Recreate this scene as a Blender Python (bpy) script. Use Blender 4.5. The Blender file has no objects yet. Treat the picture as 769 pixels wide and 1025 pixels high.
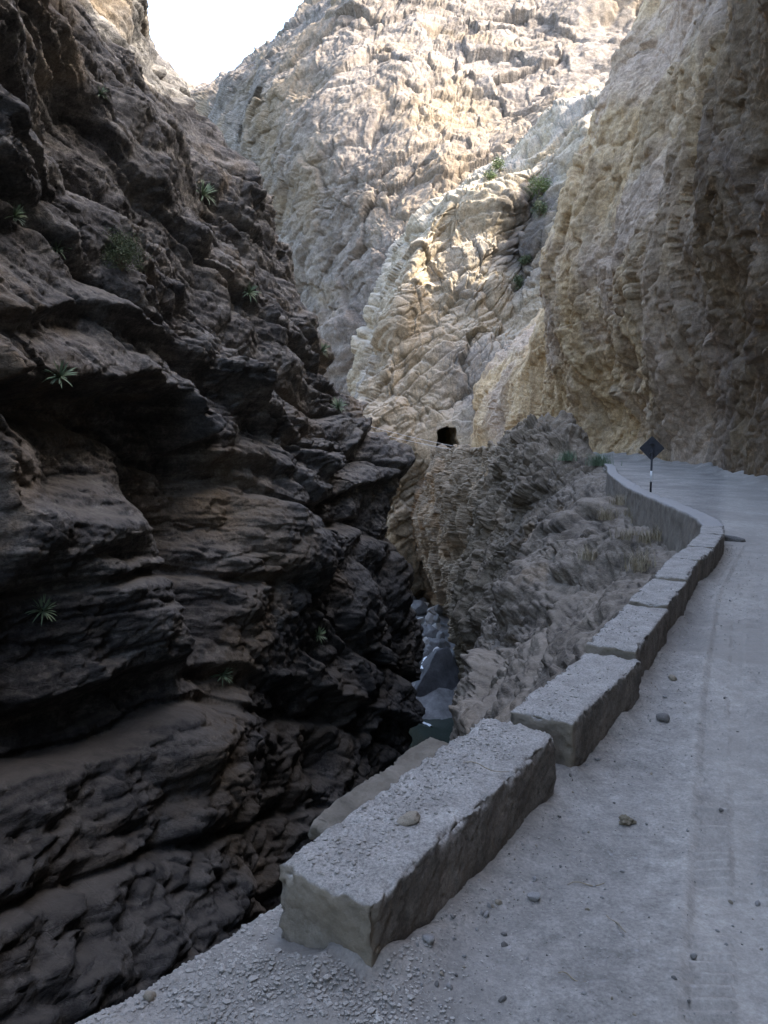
import bpy, bmesh, math, random
import numpy as np
from mathutils import Vector, Matrix

random.seed(7)
RNG = np.random.default_rng(11)
scene = bpy.context.scene
COL = scene.collection
W, H, F = 768, 1024, 800.0
CAM_Z = 2.6
PITCH = math.atan(87.5 / F)

# ------------------------------------------------------------------ helpers
def P(x, y, D):
    """world point seen at photo pixel (x, y) at the distance Y = D"""
    u = (x - 384.5) / F
    v = -(y - 512.5) / F
    c, s = math.cos(PITCH), math.sin(PITCH)
    d = np.array([u, c + v * s, -s + v * c])
    d = d * (D / d[1])
    return np.array([d[0], d[1], d[2] + CAM_Z])

def project(p):
    c, s = math.cos(PITCH), math.sin(PITCH)
    q = p - np.array([0, 0, CAM_Z])
    dep = q[..., 1] * c - q[..., 2] * s
    up = q[..., 1] * s + q[..., 2] * c
    dep = np.where(np.abs(dep) < 1e-3, 1e-3, dep)
    return 384.5 + F * q[..., 0] / dep, 512.5 - F * up / dep, dep

_perm = np.random.default_rng(5).permutation(256).astype(np.int32)
_perm = np.concatenate([_perm, _perm, _perm])
_g = np.random.default_rng(6).normal(size=(256, 3))
_g = (_g / np.linalg.norm(_g, axis=1, keepdims=True)).astype(np.float32)

def perlin(p):
    p = np.asarray(p, dtype=np.float32)
    i = np.floor(p)
    f = p - i
    i = i.astype(np.int32) & 255
    w = f * f * f * (f * (f * 6 - 15) + 10)
    out = np.zeros(p.shape[0], dtype=np.float32)
    for dx in (0, 1):
        wx = w[:, 0] if dx else 1 - w[:, 0]
        a = _perm[(i[:, 0] + dx) & 255]
        for dy in (0, 1):
            wy = w[:, 1] if dy else 1 - w[:, 1]
            b = _perm[(a + i[:, 1] + dy) & 255]
            for dz in (0, 1):
                wz = w[:, 2] if dz else 1 - w[:, 2]
                h = _perm[(b + i[:, 2] + dz) & 255]
                g = _g[h]
                dot = g[:, 0] * (f[:, 0] - dx) + g[:, 1] * (f[:, 1] - dy) + g[:, 2] * (f[:, 2] - dz)
                out += wx * wy * wz * dot
    return out * 1.5

def fbm(p, oct=4, gain=0.5, lac=2.03):
    a, s, q = 1.0, 0.0, np.asarray(p, dtype=np.float32)
    for k in range(oct):
        s = s + a * perlin(q)
        q = q * lac + 17.3
        a *= gain
    return s

def billow(p, oct=3, gain=0.5, lac=2.1):
    a, s, q, t = 1.0, 0.0, np.asarray(p, dtype=np.float32), 0
    for k in range(oct):
        s = s + a * np.abs(perlin(q))
        t += a
        q = q * lac + 9.1
        a *= gain
    return s / t - 0.28

def worley(p, seed=0):
    """(F1, F2, cell random) of 3-D cellular noise"""
    p = np.asarray(p, dtype=np.float32)
    i = np.floor(p).astype(np.int32)
    f = p - i
    n = p.shape[0]
    d1 = np.full(n, 9.0, np.float32); d2 = np.full(n, 9.0, np.float32); r1 = np.zeros(n, np.float32)
    for dx in (-1, 0, 1):
        a = _perm[(i[:, 0] + dx + seed) & 255]
        for dy in (-1, 0, 1):
            b = _perm[(a + i[:, 1] + dy) & 255]
            for dz in (-1, 0, 1):
                h = _perm[(b + i[:, 2] + dz) & 255]
                o = _g[h] * 0.5 + 0.5
                d = (dx + o[:, 0] - f[:, 0]) ** 2 + (dy + o[:, 1] - f[:, 1]) ** 2 + (dz + o[:, 2] - f[:, 2]) ** 2
                nearer = d < d1
                d2 = np.where(nearer, d1, np.minimum(d2, d))
                r1 = np.where(nearer, _g[(h * 7 + 3) & 255, 0], r1)
                d1 = np.where(nearer, d, d1)
    return np.sqrt(d1), np.sqrt(d2), r1

def blocks(p, seed=0):
    """fractured rock: each cell a facet of its own height and tilt, thin cracks between"""
    f1, f2, r = worley(p, seed)
    return r * 0.7 - np.exp(-((f2 - f1) / 0.07) ** 2) * 0.45

def hash1(i, seed):
    i = np.asarray(i).astype(np.int64)
    return _g[_perm[(i + seed * 37) & 255], 1]

def beds(s, lam, p, seed=0, along=8.0, sharp=0.78):
    """bedded rock: each bed stands out or back by its own amount and pinches out sideways"""
    s = np.asarray(s, np.float32)
    u = s / lam + 0.30 * perlin(p / (lam * 5) + seed) + 0.12 * perlin(p / (lam * 1.6) + seed + 3)
    i = np.floor(u); f = u - i
    def off(k):
        q = np.stack([p[:, 0] / (along * lam) + k * 3.17, p[:, 1] / (along * lam) + k * 7.31, k * 0.77 + seed], 1)
        return perlin(q) * 1.1 + 0.35 * hash1(k, seed)
    a, b = off(i), off(i + 1)
    t = smooth(sharp, 1.0, f)
    round_ = (1 - (2 * np.clip(f / 0.93, 0, 1) - 1) ** 4) * 0.22
    return a + (b - a) * t + round_ - 0.35 * np.exp(-((f - 0.95) / 0.05) ** 2)

def crag(p, oct=5, gain=0.55, lac=2.17):
    """sharp ridges outwards, rough all the way down"""
    a, s, w, t, q = 1.0, 0.0, 1.0, 0.0, np.asarray(p, dtype=np.float32)
    for k in range(oct):
        n = 1 - np.abs(perlin(q)) * 1.6
        s = s + a * n * w
        w = np.clip(n * 1.3, 0.25, 1.0)
        t += a; a *= gain
        q = q * lac + np.array([13.7, 5.1, 9.3], np.float32)
    return s / t - 0.45

def facets(p, seed=0, tilt=0.8):
    """broken rock: every cell is a flat plane with its own height and tilt"""
    p = np.asarray(p, dtype=np.float32)
    i = np.floor(p).astype(np.int32); f = p - i; n = p.shape[0]
    d1 = np.full(n, 9.0, np.float32); d2 = np.full(n, 9.0, np.float32); val = np.zeros(n, np.float32)
    for dx in (-1, 0, 1):
        a = _perm[(i[:, 0] + dx + seed) & 255]
        for dy in (-1, 0, 1):
            b = _perm[(a + i[:, 1] + dy) & 255]
            for dz in (-1, 0, 1):
                h = _perm[(b + i[:, 2] + dz) & 255]
                o = _g[h] * 0.5 + 0.5
                ex, ey, ez = f[:, 0] - dx - o[:, 0], f[:, 1] - dy - o[:, 1], f[:, 2] - dz - o[:, 2]
                d = ex * ex + ey * ey + ez * ez
                nearer = d < d1
                d2 = np.where(nearer, d1, np.minimum(d2, d))
                g = _g[(h * 7 + 3) & 255]
                val = np.where(nearer, g[:, 0] * 0.45 + tilt * (ex * g[:, 1] + ey * g[:, 2] + ez * g[:, 0]), val)
                d1 = np.where(nearer, d, d1)
    return val - 0.30 * np.exp(-((np.sqrt(d2) - np.sqrt(d1)) / 0.06) ** 2)

def broken_rock(p, n=3, gain=0.45, seed=0):
    s, a = 0.0, 1.0
    for k in range(n):
        s = s + a * facets(p, seed + 11 * k); p = p * 2.37 + 3.1; a *= gain
    return s

def smooth(a, b, x):
    t = np.clip((x - a) / (b - a), 0, 1)
    return t * t * (3 - 2 * t)

def cubic(xs, pts, t):
    """Catmull-Rom style Hermite along axis 0 of pts at parameters t"""
    xs = np.asarray(xs, float); pts = np.asarray(pts, float)
    m = np.zeros_like(pts)
    dx = np.diff(xs)
    sl = np.diff(pts, axis=0) / dx.reshape(-1, *([1] * (pts.ndim - 1)))
    m[0], m[-1] = sl[0], sl[-1]
    w1 = dx[1:].reshape(-1, *([1] * (pts.ndim - 1))); w0 = dx[:-1].reshape(-1, *([1] * (pts.ndim - 1)))
    m[1:-1] = (sl[:-1] * w1 + sl[1:] * w0) / (w0 + w1)
    k = np.clip(np.searchsorted(xs, t, side='right') - 1, 0, len(xs) - 2)
    h = dx[k]; u = (t - xs[k]) / h
    sh = (-1,) + (1,) * (pts.ndim - 1)
    u = u.reshape(sh); h = h.reshape(sh)
    return ((2*u**3 - 3*u**2 + 1) * pts[k] + (u**3 - 2*u**2 + u) * h * m[k]
            + (-2*u**3 + 3*u**2) * pts[k+1] + (u**3 - u**2) * h * m[k+1])

def spread(xs, weights, n):
    """n parameters over knots xs, each knot interval getting a share of samples"""
    c = np.concatenate([[0], np.cumsum(weights)]); c = c / c[-1]
    return np.interp(np.linspace(0, 1, n), c, xs)

def grid_normals(G):
    du = np.gradient(G, axis=0); dv = np.gradient(G, axis=1)
    n = np.cross(du, dv)
    return n / np.maximum(np.linalg.norm(n, axis=2, keepdims=True), 1e-9)

def mesh_obj(name, verts, faces, mat, parent=None, smooth_shade=True, props=None):
    me = bpy.data.meshes.new(name)
    verts = np.asarray(verts, dtype=np.float32); faces = np.asarray(faces, dtype=np.int32)
    n, k = faces.shape
    me.vertices.add(len(verts)); me.vertices.foreach_set('co', verts.ravel())
    me.loops.add(n * k); me.loops.foreach_set('vertex_index', faces.ravel())
    me.polygons.add(n)
    me.polygons.foreach_set('loop_start', np.arange(0, n * k, k, dtype=np.int32))
    me.polygons.foreach_set('loop_total', np.full(n, k, dtype=np.int32))
    me.polygons.foreach_set('use_smooth', np.full(n, smooth_shade, dtype=bool))
    me.update(calc_edges=True)
    if mat: me.materials.append(mat)
    o = bpy.data.objects.new(name, me); COL.objects.link(o)
    if parent: o.parent = parent
    for a, b in (props or {}).items(): o[a] = b
    return o

def grid_faces(nu, nv, flip=False):
    idx = np.arange(nu * nv).reshape(nu, nv)
    f = np.stack([idx[:-1, :-1], idx[1:, :-1], idx[1:, 1:], idx[:-1, 1:]], axis=-1).reshape(-1, 4)
    return f[:, ::-1] if flip else f

def grid_obj(name, G, mat, flip=False, **kw):
    nu, nv = G.shape[:2]
    return mesh_obj(name, G.reshape(-1, 3), grid_faces(nu, nv, flip), mat, **kw)

def thing(name, label, cat, loc, group=None, rotz=0.0):
    o = bpy.data.objects.new(name, None); COL.objects.link(o)
    o.location = loc; o.rotation_euler = (0, 0, rotz); o.empty_display_size = 0.2
    tag(o, label, cat, group)
    return o

def tag(o, label, cat, group=None):
    o['label'] = label; o['category'] = cat
    if group: o['group'] = group
    return o

def add_box(bm, cx, cy, cz, sx, sy, sz, mat=None):
    r = bmesh.ops.create_cube(bm, size=1.0)
    M = Matrix.Translation((cx, cy, cz)) @ Matrix.Diagonal((sx, sy, sz, 1))
    if mat is not None: M = mat @ M
    bmesh.ops.transform(bm, matrix=M, verts=r['verts'])
    return r['verts']

def bm_obj(name, bm, mat, parent=None, smooth_shade=False):
    me = bpy.data.meshes.new(name); bm.to_mesh(me); bm.free()
    for p in me.polygons: p.use_smooth = smooth_shade
    me.materials.append(mat)
    o = bpy.data.objects.new(name, me); COL.objects.link(o)
    if parent: o.parent = parent
    return o

# ------------------------------------------------------------------ materials
class NT:
    def __init__(self, name):
        self.m = bpy.data.materials.new(name); self.m.use_nodes = True
        self.t = self.m.node_tree; self.n = self.t.nodes; self.n.clear()
        self.out = self.n.new('ShaderNodeOutputMaterial')
        self.b = self.n.new('ShaderNodeBsdfPrincipled')
        self.b.inputs['Roughness'].default_value = 0.9
        self.b.inputs['Specular IOR Level'].default_value = 0.25
        self.t.links.new(self.b.outputs[0], self.out.inputs['Surface'])
        tc = self.n.new('ShaderNodeTexCoord'); self.obj = tc.outputs['Object']
    def link(self, a, b): self.t.links.new(a, b)
    def mapping(self, scale=(1, 1, 1), rot=(0, 0, 0), src=None):
        m = self.n.new('ShaderNodeMapping'); m.inputs['Scale'].default_value = scale; m.inputs['Rotation'].default_value = rot
        self.link(src or self.obj, m.inputs[0]); return m.outputs[0]
    def noise(self, scale, detail=6, rough=0.6, dist=0.0, src=None):
        n = self.n.new('ShaderNodeTexNoise'); n.inputs['Scale'].default_value = scale
        n.inputs['Detail'].default_value = detail; n.inputs['Roughness'].default_value = rough
        n.inputs['Distortion'].default_value = dist
        self.link(src or self.obj, n.inputs['Vector']); return n.outputs[0]
    def voronoi(self, scale, src=None, feature='F1', out='Distance'):
        n = self.n.new('ShaderNodeTexVoronoi'); n.feature = feature; n.inputs['Scale'].default_value = scale
        self.link(src or self.obj, n.inputs['Vector']); return n.outputs[out]
    def ramp(self, fac, stops):
        r = self.n.new('ShaderNodeValToRGB'); e = r.color_ramp.elements
        while len(e) < len(stops): e.new(0.5)
        for k, (p, c) in enumerate(stops):
            e[k].position = p; e[k].color = (*c, 1) if len(c) == 3 else c
        self.link(fac, r.inputs[0]); return r.outputs[0]
    def fac(self, src, lo, hi):
        r = self.n.new('ShaderNodeMapRange'); r.inputs[1].default_value = lo; r.inputs[2].default_value = hi
        self.link(src, r.inputs[0]); return r.outputs[0]
    def mix(self, f, a, b, mode='MIX'):
        m = self.n.new('ShaderNodeMix'); m.data_type = 'RGBA'; m.blend_type = mode
        for sock, v in ((m.inputs[0], f), (m.inputs[6], a), (m.inputs[7], b)):
            if isinstance(v, (int, float)): sock.default_value = v
            elif isinstance(v, tuple): sock.default_value = (*v, 1)
            else: self.link(v, sock)
        return m.outputs[2]
    def math(self, op, a, b=0.0):
        m = self.n.new('ShaderNodeMath'); m.operation = op
        for sock, v in ((m.inputs[0], a), (m.inputs[1], b)):
            if isinstance(v, (int, float)): sock.default_value = v
            else: self.link(v, sock)
        return m.outputs[0]
    def bump(self, h, strength, dist, prev=None):
        b = self.n.new('ShaderNodeBump'); b.inputs['Strength'].default_value = strength; b.inputs['Distance'].default_value = dist
        self.link(h, b.inputs['Height'])
        if prev is not None: self.link(prev, b.inputs['Normal'])
        return b.outputs[0]
    def normal_z(self):
        g = self.n.new('ShaderNodeNewGeometry'); s = self.n.new('ShaderNodeSeparateXYZ')
        self.link(g.outputs['Normal'], s.inputs[0]); return s.outputs[2]
    def done(self, color, normal=None, rough=None):
        if isinstance(color, tuple): self.b.inputs['Base Color'].default_value = (*color, 1)
        else: self.link(color, self.b.inputs['Base Color'])
        if normal is not None: self.link(normal, self.b.inputs['Normal'])
        if rough is not None: self.b.inputs['Roughness'].default_value = rough
        return self.m

def rock_mat(name, c_dark, c_mid, c_light, c_alt, strata_rot=(0, 0, 0), strata_scale=(0.05, 0.05, 1.0), size=1.0,
             strata_amt=0.5, alt=(0.5, 0.62), dust=None, dust_rng=(0.55, 0.85), bump_d=0.12, streak=None, bmap=(0.45, 0.45, 1.0), zone=None, spk=0.6, band=None):
    t = NT(name)
    big = t.noise(0.09 / size, 5, 0.6, 0.6)
    st = t.mapping(strata_scale, strata_rot)
    s1 = t.noise(0.9 / size, 8, 0.68, 0.3, st)
    fine = t.noise(1.7 / size, 10, 0.7, 0.2)
    mixf = t.math('ADD', t.math('MULTIPLY', s1, strata_amt), t.math('MULTIPLY', fine, 1 - strata_amt))
    c = t.ramp(mixf, [(0.34, c_dark), (0.5, c_mid), (0.66, c_light)])
    c = t.mix(t.fac(big, alt[0], alt[1]), c, t.mix(0.75, c, c_alt, 'MIX'))
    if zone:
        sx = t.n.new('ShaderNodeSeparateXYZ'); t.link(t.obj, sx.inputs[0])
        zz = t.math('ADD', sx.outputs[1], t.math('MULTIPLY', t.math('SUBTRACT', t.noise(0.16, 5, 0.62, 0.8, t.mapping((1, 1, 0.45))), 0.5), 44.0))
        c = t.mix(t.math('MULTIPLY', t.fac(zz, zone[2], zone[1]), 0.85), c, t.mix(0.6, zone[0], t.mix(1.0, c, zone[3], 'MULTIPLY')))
    if streak:
        sm = t.mapping((1.0, 1.0, 0.07))
        sn = t.noise(0.35 / size, 6, 0.65, 0.5, sm)
        c = t.mix(t.math('MULTIPLY', t.fac(sn, 0.52, 0.64), streak[1]), c, streak[0])
    sp = t.noise(7 / size, 8, 0.8)
    c = t.mix(spk, c, t.ramp(sp, [(0.32, (0.12, 0.12, 0.12)), (0.5, (0.5, 0.5, 0.5)), (0.68, (0.9, 0.9, 0.9))]), 'OVERLAY')
    if dust:
        dn = t.math('ADD', t.normal_z(), t.math('MULTIPLY', t.math('SUBTRACT', t.noise(1.3 / size, 6, 0.7), 0.5), 0.7))
        c = t.mix(t.math('MULTIPLY', t.fac(dn, *dust_rng), 0.8), c, dust)
    if band:  # colour darkened towards the gorge floor, standing in for its deep shade
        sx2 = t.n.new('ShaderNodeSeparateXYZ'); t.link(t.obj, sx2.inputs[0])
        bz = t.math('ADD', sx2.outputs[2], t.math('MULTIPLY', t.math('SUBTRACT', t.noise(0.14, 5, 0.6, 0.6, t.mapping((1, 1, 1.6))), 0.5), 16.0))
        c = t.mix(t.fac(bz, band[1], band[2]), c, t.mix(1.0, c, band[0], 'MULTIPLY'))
    h1 = t.noise(3.2 / size, 12, 0.72, 0.25, t.mapping(bmap, strata_rot))
    nb = t.bump(h1, 0.9, bump_d * size)
    h2 = t.noise(11.0 / size, 9, 0.75, 0.2, t.mapping(tuple(min(1.0, q * 1.3) for q in bmap), strata_rot))
    nb = t.bump(h2, 0.7, bump_d * 0.38 * size, nb)
    v = t.voronoi(2.2 / size, t.mapping(bmap, strata_rot), 'DISTANCE_TO_EDGE')
    nb = t.bump(t.math('MINIMUM', v, 0.035), 0.8, bump_d * 3.0 * size, nb)
    return t.done(c, nb)

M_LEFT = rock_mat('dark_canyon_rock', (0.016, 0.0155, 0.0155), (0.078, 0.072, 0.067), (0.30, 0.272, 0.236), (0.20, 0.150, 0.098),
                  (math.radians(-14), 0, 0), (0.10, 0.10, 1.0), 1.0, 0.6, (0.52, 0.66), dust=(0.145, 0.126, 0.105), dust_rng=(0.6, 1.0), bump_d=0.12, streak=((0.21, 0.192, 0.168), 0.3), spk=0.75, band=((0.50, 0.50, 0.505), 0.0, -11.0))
M_SLOPE = rock_mat('grey_brown_slope_rock', (0.062, 0.051, 0.041), (0.165, 0.134, 0.102), (0.30, 0.250, 0.190), (0.31, 0.205, 0.112),
                   (0, math.radians(33), 0), (0.14, 0.14, 1.0), 0.7, 0.5, (0.56, 0.68), dust=(0.25, 0.21, 0.165), dust_rng=(0.75, 1.15), bump_d=0.10,
                   zone=((0.29, 0.235, 0.158), 74.0, 48.0, (1.5, 1.4, 1.25)))
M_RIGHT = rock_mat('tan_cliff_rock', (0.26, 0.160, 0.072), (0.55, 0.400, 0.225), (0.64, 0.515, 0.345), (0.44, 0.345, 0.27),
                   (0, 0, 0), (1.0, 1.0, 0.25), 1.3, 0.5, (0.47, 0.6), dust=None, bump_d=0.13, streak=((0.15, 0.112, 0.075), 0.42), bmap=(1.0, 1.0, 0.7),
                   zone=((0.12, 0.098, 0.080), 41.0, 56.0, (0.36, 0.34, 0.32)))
M_SPUR = rock_mat('ochre_canyon_rock', (0.15, 0.112, 0.068), (0.30, 0.238, 0.155), (0.42, 0.355, 0.26), (0.24, 0.215, 0.19),
                  (0, math.radians(35), 0), (0.35, 0.35, 1.0), 2.0, 0.5, (0.5, 0.64), dust=(0.42, 0.36, 0.28), dust_rng=(0.5, 0.95), bump_d=0.12, bmap=(0.7, 0.7, 1.0))
def gully_shade(m):  # shadow in the recess beside the tan cliff, painted into the rock colour
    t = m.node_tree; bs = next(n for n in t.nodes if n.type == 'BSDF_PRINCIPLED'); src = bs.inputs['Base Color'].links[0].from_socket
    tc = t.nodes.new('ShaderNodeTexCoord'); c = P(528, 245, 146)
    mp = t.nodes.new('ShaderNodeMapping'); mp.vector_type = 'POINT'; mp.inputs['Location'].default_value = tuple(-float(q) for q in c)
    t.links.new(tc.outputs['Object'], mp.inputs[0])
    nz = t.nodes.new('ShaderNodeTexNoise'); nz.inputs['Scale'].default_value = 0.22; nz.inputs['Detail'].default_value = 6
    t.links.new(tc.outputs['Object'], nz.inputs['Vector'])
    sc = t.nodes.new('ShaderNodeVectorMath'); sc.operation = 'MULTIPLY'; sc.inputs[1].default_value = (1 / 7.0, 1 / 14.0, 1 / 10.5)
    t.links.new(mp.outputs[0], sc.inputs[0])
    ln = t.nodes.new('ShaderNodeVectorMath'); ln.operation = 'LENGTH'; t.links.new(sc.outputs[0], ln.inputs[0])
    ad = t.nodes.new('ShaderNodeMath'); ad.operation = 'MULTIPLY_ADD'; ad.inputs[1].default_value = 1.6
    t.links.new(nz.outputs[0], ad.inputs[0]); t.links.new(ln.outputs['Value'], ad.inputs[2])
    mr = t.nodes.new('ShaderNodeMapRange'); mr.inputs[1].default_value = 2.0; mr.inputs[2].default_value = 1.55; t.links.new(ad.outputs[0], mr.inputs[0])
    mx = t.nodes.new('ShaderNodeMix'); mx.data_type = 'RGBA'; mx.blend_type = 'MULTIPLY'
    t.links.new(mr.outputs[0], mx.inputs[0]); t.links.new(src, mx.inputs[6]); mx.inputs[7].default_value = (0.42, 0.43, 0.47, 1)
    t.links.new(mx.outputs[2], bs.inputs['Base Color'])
gully_shade(M_SPUR)
M_MOUNT = rock_mat('pale_mountain_rock', (0.074, 0.060, 0.049), (0.182, 0.149, 0.119), (0.295, 0.250, 0.203), (0.22, 0.162, 0.10),
                   (0, math.radians(25), 0), (0.4, 0.4, 1.0), 4.0, 0.5, (0.5, 0.62), dust=None, bump_d=0.14, bmap=(0.7, 0.7, 1.0))

def dust_mat(name, base, light, stain, scale=1.0, bump=0.02, tracks=False):
    t = NT(name)
    a = t.noise(0.8 * scale, 8, 0.65, 0.4)
    c = t.mix(t.fac(a, 0.35, 0.68), base, light)
    b = t.noise(7 * scale, 9, 0.75)
    c = t.mix(0.42, c, t.ramp(b, [(0.32, (0.14, 0.14, 0.14)), (0.5, (0.5, 0.5, 0.5)), (0.68, (0.88, 0.88, 0.88))]), 'OVERLAY')
    b2 = t.noise(45 * scale, 6, 0.8)
    c = t.mix(0.45, c, t.ramp(b2, [(0.34, (0.15, 0.15, 0.15)), (0.5, (0.5, 0.5, 0.5)), (0.66, (0.85, 0.85, 0.85))]), 'OVERLAY')
    vg = t.voronoi(16 * scale, None, 'F1')
    gm = t.math('MULTIPLY', t.fac(vg, 0.24, 0.12), t.fac(t.noise(4 * scale, 4, 0.6), 0.52, 0.66))
    c = t.mix(t.math('MULTIPLY', gm, 0.55), c, (0.40, 0.385, 0.365))
    s = t.noise(0.33 * scale, 5, 0.6, 1.0)
    c = t.mix(t.math('MULTIPLY', t.fac(s, 0.47, 0.62), 0.7), c, stain)
    lg = t.noise(0.9 * scale, 6, 0.6, 0.3, t.mapping((1.0, 0.16, 1.0), (0, 0, math.radians(27))))
    c = t.mix(t.math('MULTIPLY', t.fac(lg, 0.5, 0.66), 0.45), c, stain)
    if tracks:
        xy = t.n.new('ShaderNodeSeparateXYZ'); t.link(t.obj, xy.inputs[0])
        aa = t.math('SUBTRACT', xy.outputs[0], t.math('ADD', t.math('MULTIPLY', xy.outputs[1], 0.43), -0.11))
        aa = t.math('ADD', aa, t.math('MULTIPLY', t.math('SUBTRACT', t.noise(2.0, 5, 0.65), 0.5), 0.45))
        c = t.mix(t.math('MULTIPLY', t.fac(aa, -0.12, 0.12), 0.55), c, t.mix(0.5, c, (0.40, 0.355, 0.295)))
        vz = t.math('MULTIPLY', t.fac(aa, -0.05, -0.35), t.fac(aa, -1.5, -1.0))
        c = t.mix(t.math('MULTIPLY', vz, 0.45), c, t.mix(1.0, c, (0.70, 0.71, 0.73), 'MULTIPLY'))
    g = t.voronoi(34 * scale, None, 'F1')
    n = t.bump(t.noise(22 * scale, 10, 0.8), 0.55, bump)
    n = t.bump(t.math('MINIMUM', g, 0.35), 0.25, bump * 0.6, n)
    return t.done(c, n)

M_ROAD = dust_mat('dusty_dirt_road', (0.245, 0.222, 0.190), (0.345, 0.315, 0.272), (0.195, 0.175, 0.150), 1.0, 0.014, True)
M_GRAVEL = dust_mat('grey_gravel', (0.29, 0.265, 0.23), (0.39, 0.36, 0.315), (0.25, 0.228, 0.198), 3.0, 0.004)

def concrete_mat():
    t = NT('dusty_concrete')
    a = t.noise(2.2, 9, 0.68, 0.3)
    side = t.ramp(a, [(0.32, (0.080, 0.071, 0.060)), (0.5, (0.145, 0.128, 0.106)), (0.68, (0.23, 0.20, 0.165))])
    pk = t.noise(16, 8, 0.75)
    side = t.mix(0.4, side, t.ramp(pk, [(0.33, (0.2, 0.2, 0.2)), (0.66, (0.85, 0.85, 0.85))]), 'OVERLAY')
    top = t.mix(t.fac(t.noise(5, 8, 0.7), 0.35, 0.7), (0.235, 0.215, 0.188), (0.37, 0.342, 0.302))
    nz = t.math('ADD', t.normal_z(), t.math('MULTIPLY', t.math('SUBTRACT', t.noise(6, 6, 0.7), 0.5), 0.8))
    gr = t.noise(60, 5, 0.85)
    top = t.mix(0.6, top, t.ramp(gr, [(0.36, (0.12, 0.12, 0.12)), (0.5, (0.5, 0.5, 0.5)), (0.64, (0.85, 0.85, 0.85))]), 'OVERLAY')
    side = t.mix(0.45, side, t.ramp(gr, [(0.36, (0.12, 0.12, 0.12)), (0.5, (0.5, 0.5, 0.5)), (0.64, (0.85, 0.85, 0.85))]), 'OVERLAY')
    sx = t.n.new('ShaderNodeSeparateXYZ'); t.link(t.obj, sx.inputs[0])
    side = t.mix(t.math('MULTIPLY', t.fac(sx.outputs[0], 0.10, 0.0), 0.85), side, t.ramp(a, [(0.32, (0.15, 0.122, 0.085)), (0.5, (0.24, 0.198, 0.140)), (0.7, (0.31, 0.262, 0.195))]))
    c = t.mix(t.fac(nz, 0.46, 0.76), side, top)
    n = t.bump(t.noise(14, 10, 0.75), 0.7, 0.02)
    n = t.bump(t.math('MINIMUM', t.voronoi(26, None, 'F1'), 0.32), 0.35, 0.012, n)
    return t.done(c, n)
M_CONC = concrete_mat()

def stone_mat_early(name, d, m, l, sc):
    t = NT(name)
    a = t.noise(sc, 9, 0.72, 0.4)
    c = t.ramp(a, [(0.3, d), (0.5, m), (0.7, l)])
    return t.done(c, t.bump(t.noise(sc * 4, 10, 0.78), 0.8, 0.03))

def conc_end_mat():
    t = NT('broken_tan_concrete')
    a = t.noise(3.5, 9, 0.7, 0.3)
    c = t.ramp(a, [(0.32, (0.17, 0.145, 0.11)), (0.5, (0.26, 0.225, 0.175)), (0.7, (0.33, 0.29, 0.235))])
    return t.done(c, t.bump(t.noise(18, 10, 0.75), 0.8, 0.025))
M_CONC_END = conc_end_mat()
M_LIP = stone_mat_early('tan_slab_rock', (0.105, 0.088, 0.066), (0.18, 0.153, 0.118), (0.25, 0.215, 0.17), 4.0)

def masonry_mat():
    t = NT('rough_masonry')
    v = t.voronoi(2.6, t.mapping((1, 1, 1.3)), 'DISTANCE_TO_EDGE')
    a = t.noise(3.0, 9, 0.7, 0.3)
    c = t.ramp(a, [(0.3, (0.16, 0.135, 0.105)), (0.5, (0.245, 0.21, 0.165)), (0.7, (0.33, 0.29, 0.235))])
    top = (0.30, 0.28, 0.255)
    nz = t.math('ADD', t.normal_z(), t.math('MULTIPLY', t.math('SUBTRACT', t.noise(6, 6, 0.7), 0.5), 0.6))
    c = t.mix(t.fac(nz, 0.35, 0.7), c, top)
    n = t.bump(t.noise(10, 9, 0.75), 0.7, 0.03)
    n = t.bump(t.math('MINIMUM', v, 0.08), 0.35, 0.06, n)
    return t.done(c, n)
M_MASONRY = masonry_mat()

def stone_mat(name, d, m, l, sc=6.0):
    t = NT(name)
    a = t.noise(sc, 8, 0.7, 0.3)
    c = t.ramp(a, [(0.3, d), (0.5, m), (0.7, l)])
    return t.done(c, t.bump(t.noise(sc * 3, 8, 0.75), 0.6, 0.12 / sc))
M_STONE = stone_mat('grey_stone', (0.17, 0.16, 0.15), (0.27, 0.255, 0.235), (0.37, 0.35, 0.325), 14)
M_STONE_D = stone_mat('dark_stone', (0.08, 0.072, 0.065), (0.15, 0.138, 0.125), (0.22, 0.20, 0.18), 14)
M_STONE_T = stone_mat('tan_stone', (0.17, 0.14, 0.10), (0.28, 0.235, 0.175), (0.38, 0.33, 0.26), 14)
M_BOULDER = stone_mat('river_boulder_rock', (0.11, 0.108, 0.106), (0.20, 0.197, 0.192), (0.30, 0.296, 0.29), 0.9)
M_BOULDER_D = stone_mat('wet_boulder_rock', (0.05, 0.05, 0.053), (0.10, 0.10, 0.105), (0.17, 0.17, 0.175), 0.5)
M_BOULDER_L = stone_mat('pale_boulder_rock', (0.28, 0.265, 0.245), (0.43, 0.41, 0.38), (0.55, 0.53, 0.50), 0.9)

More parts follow.
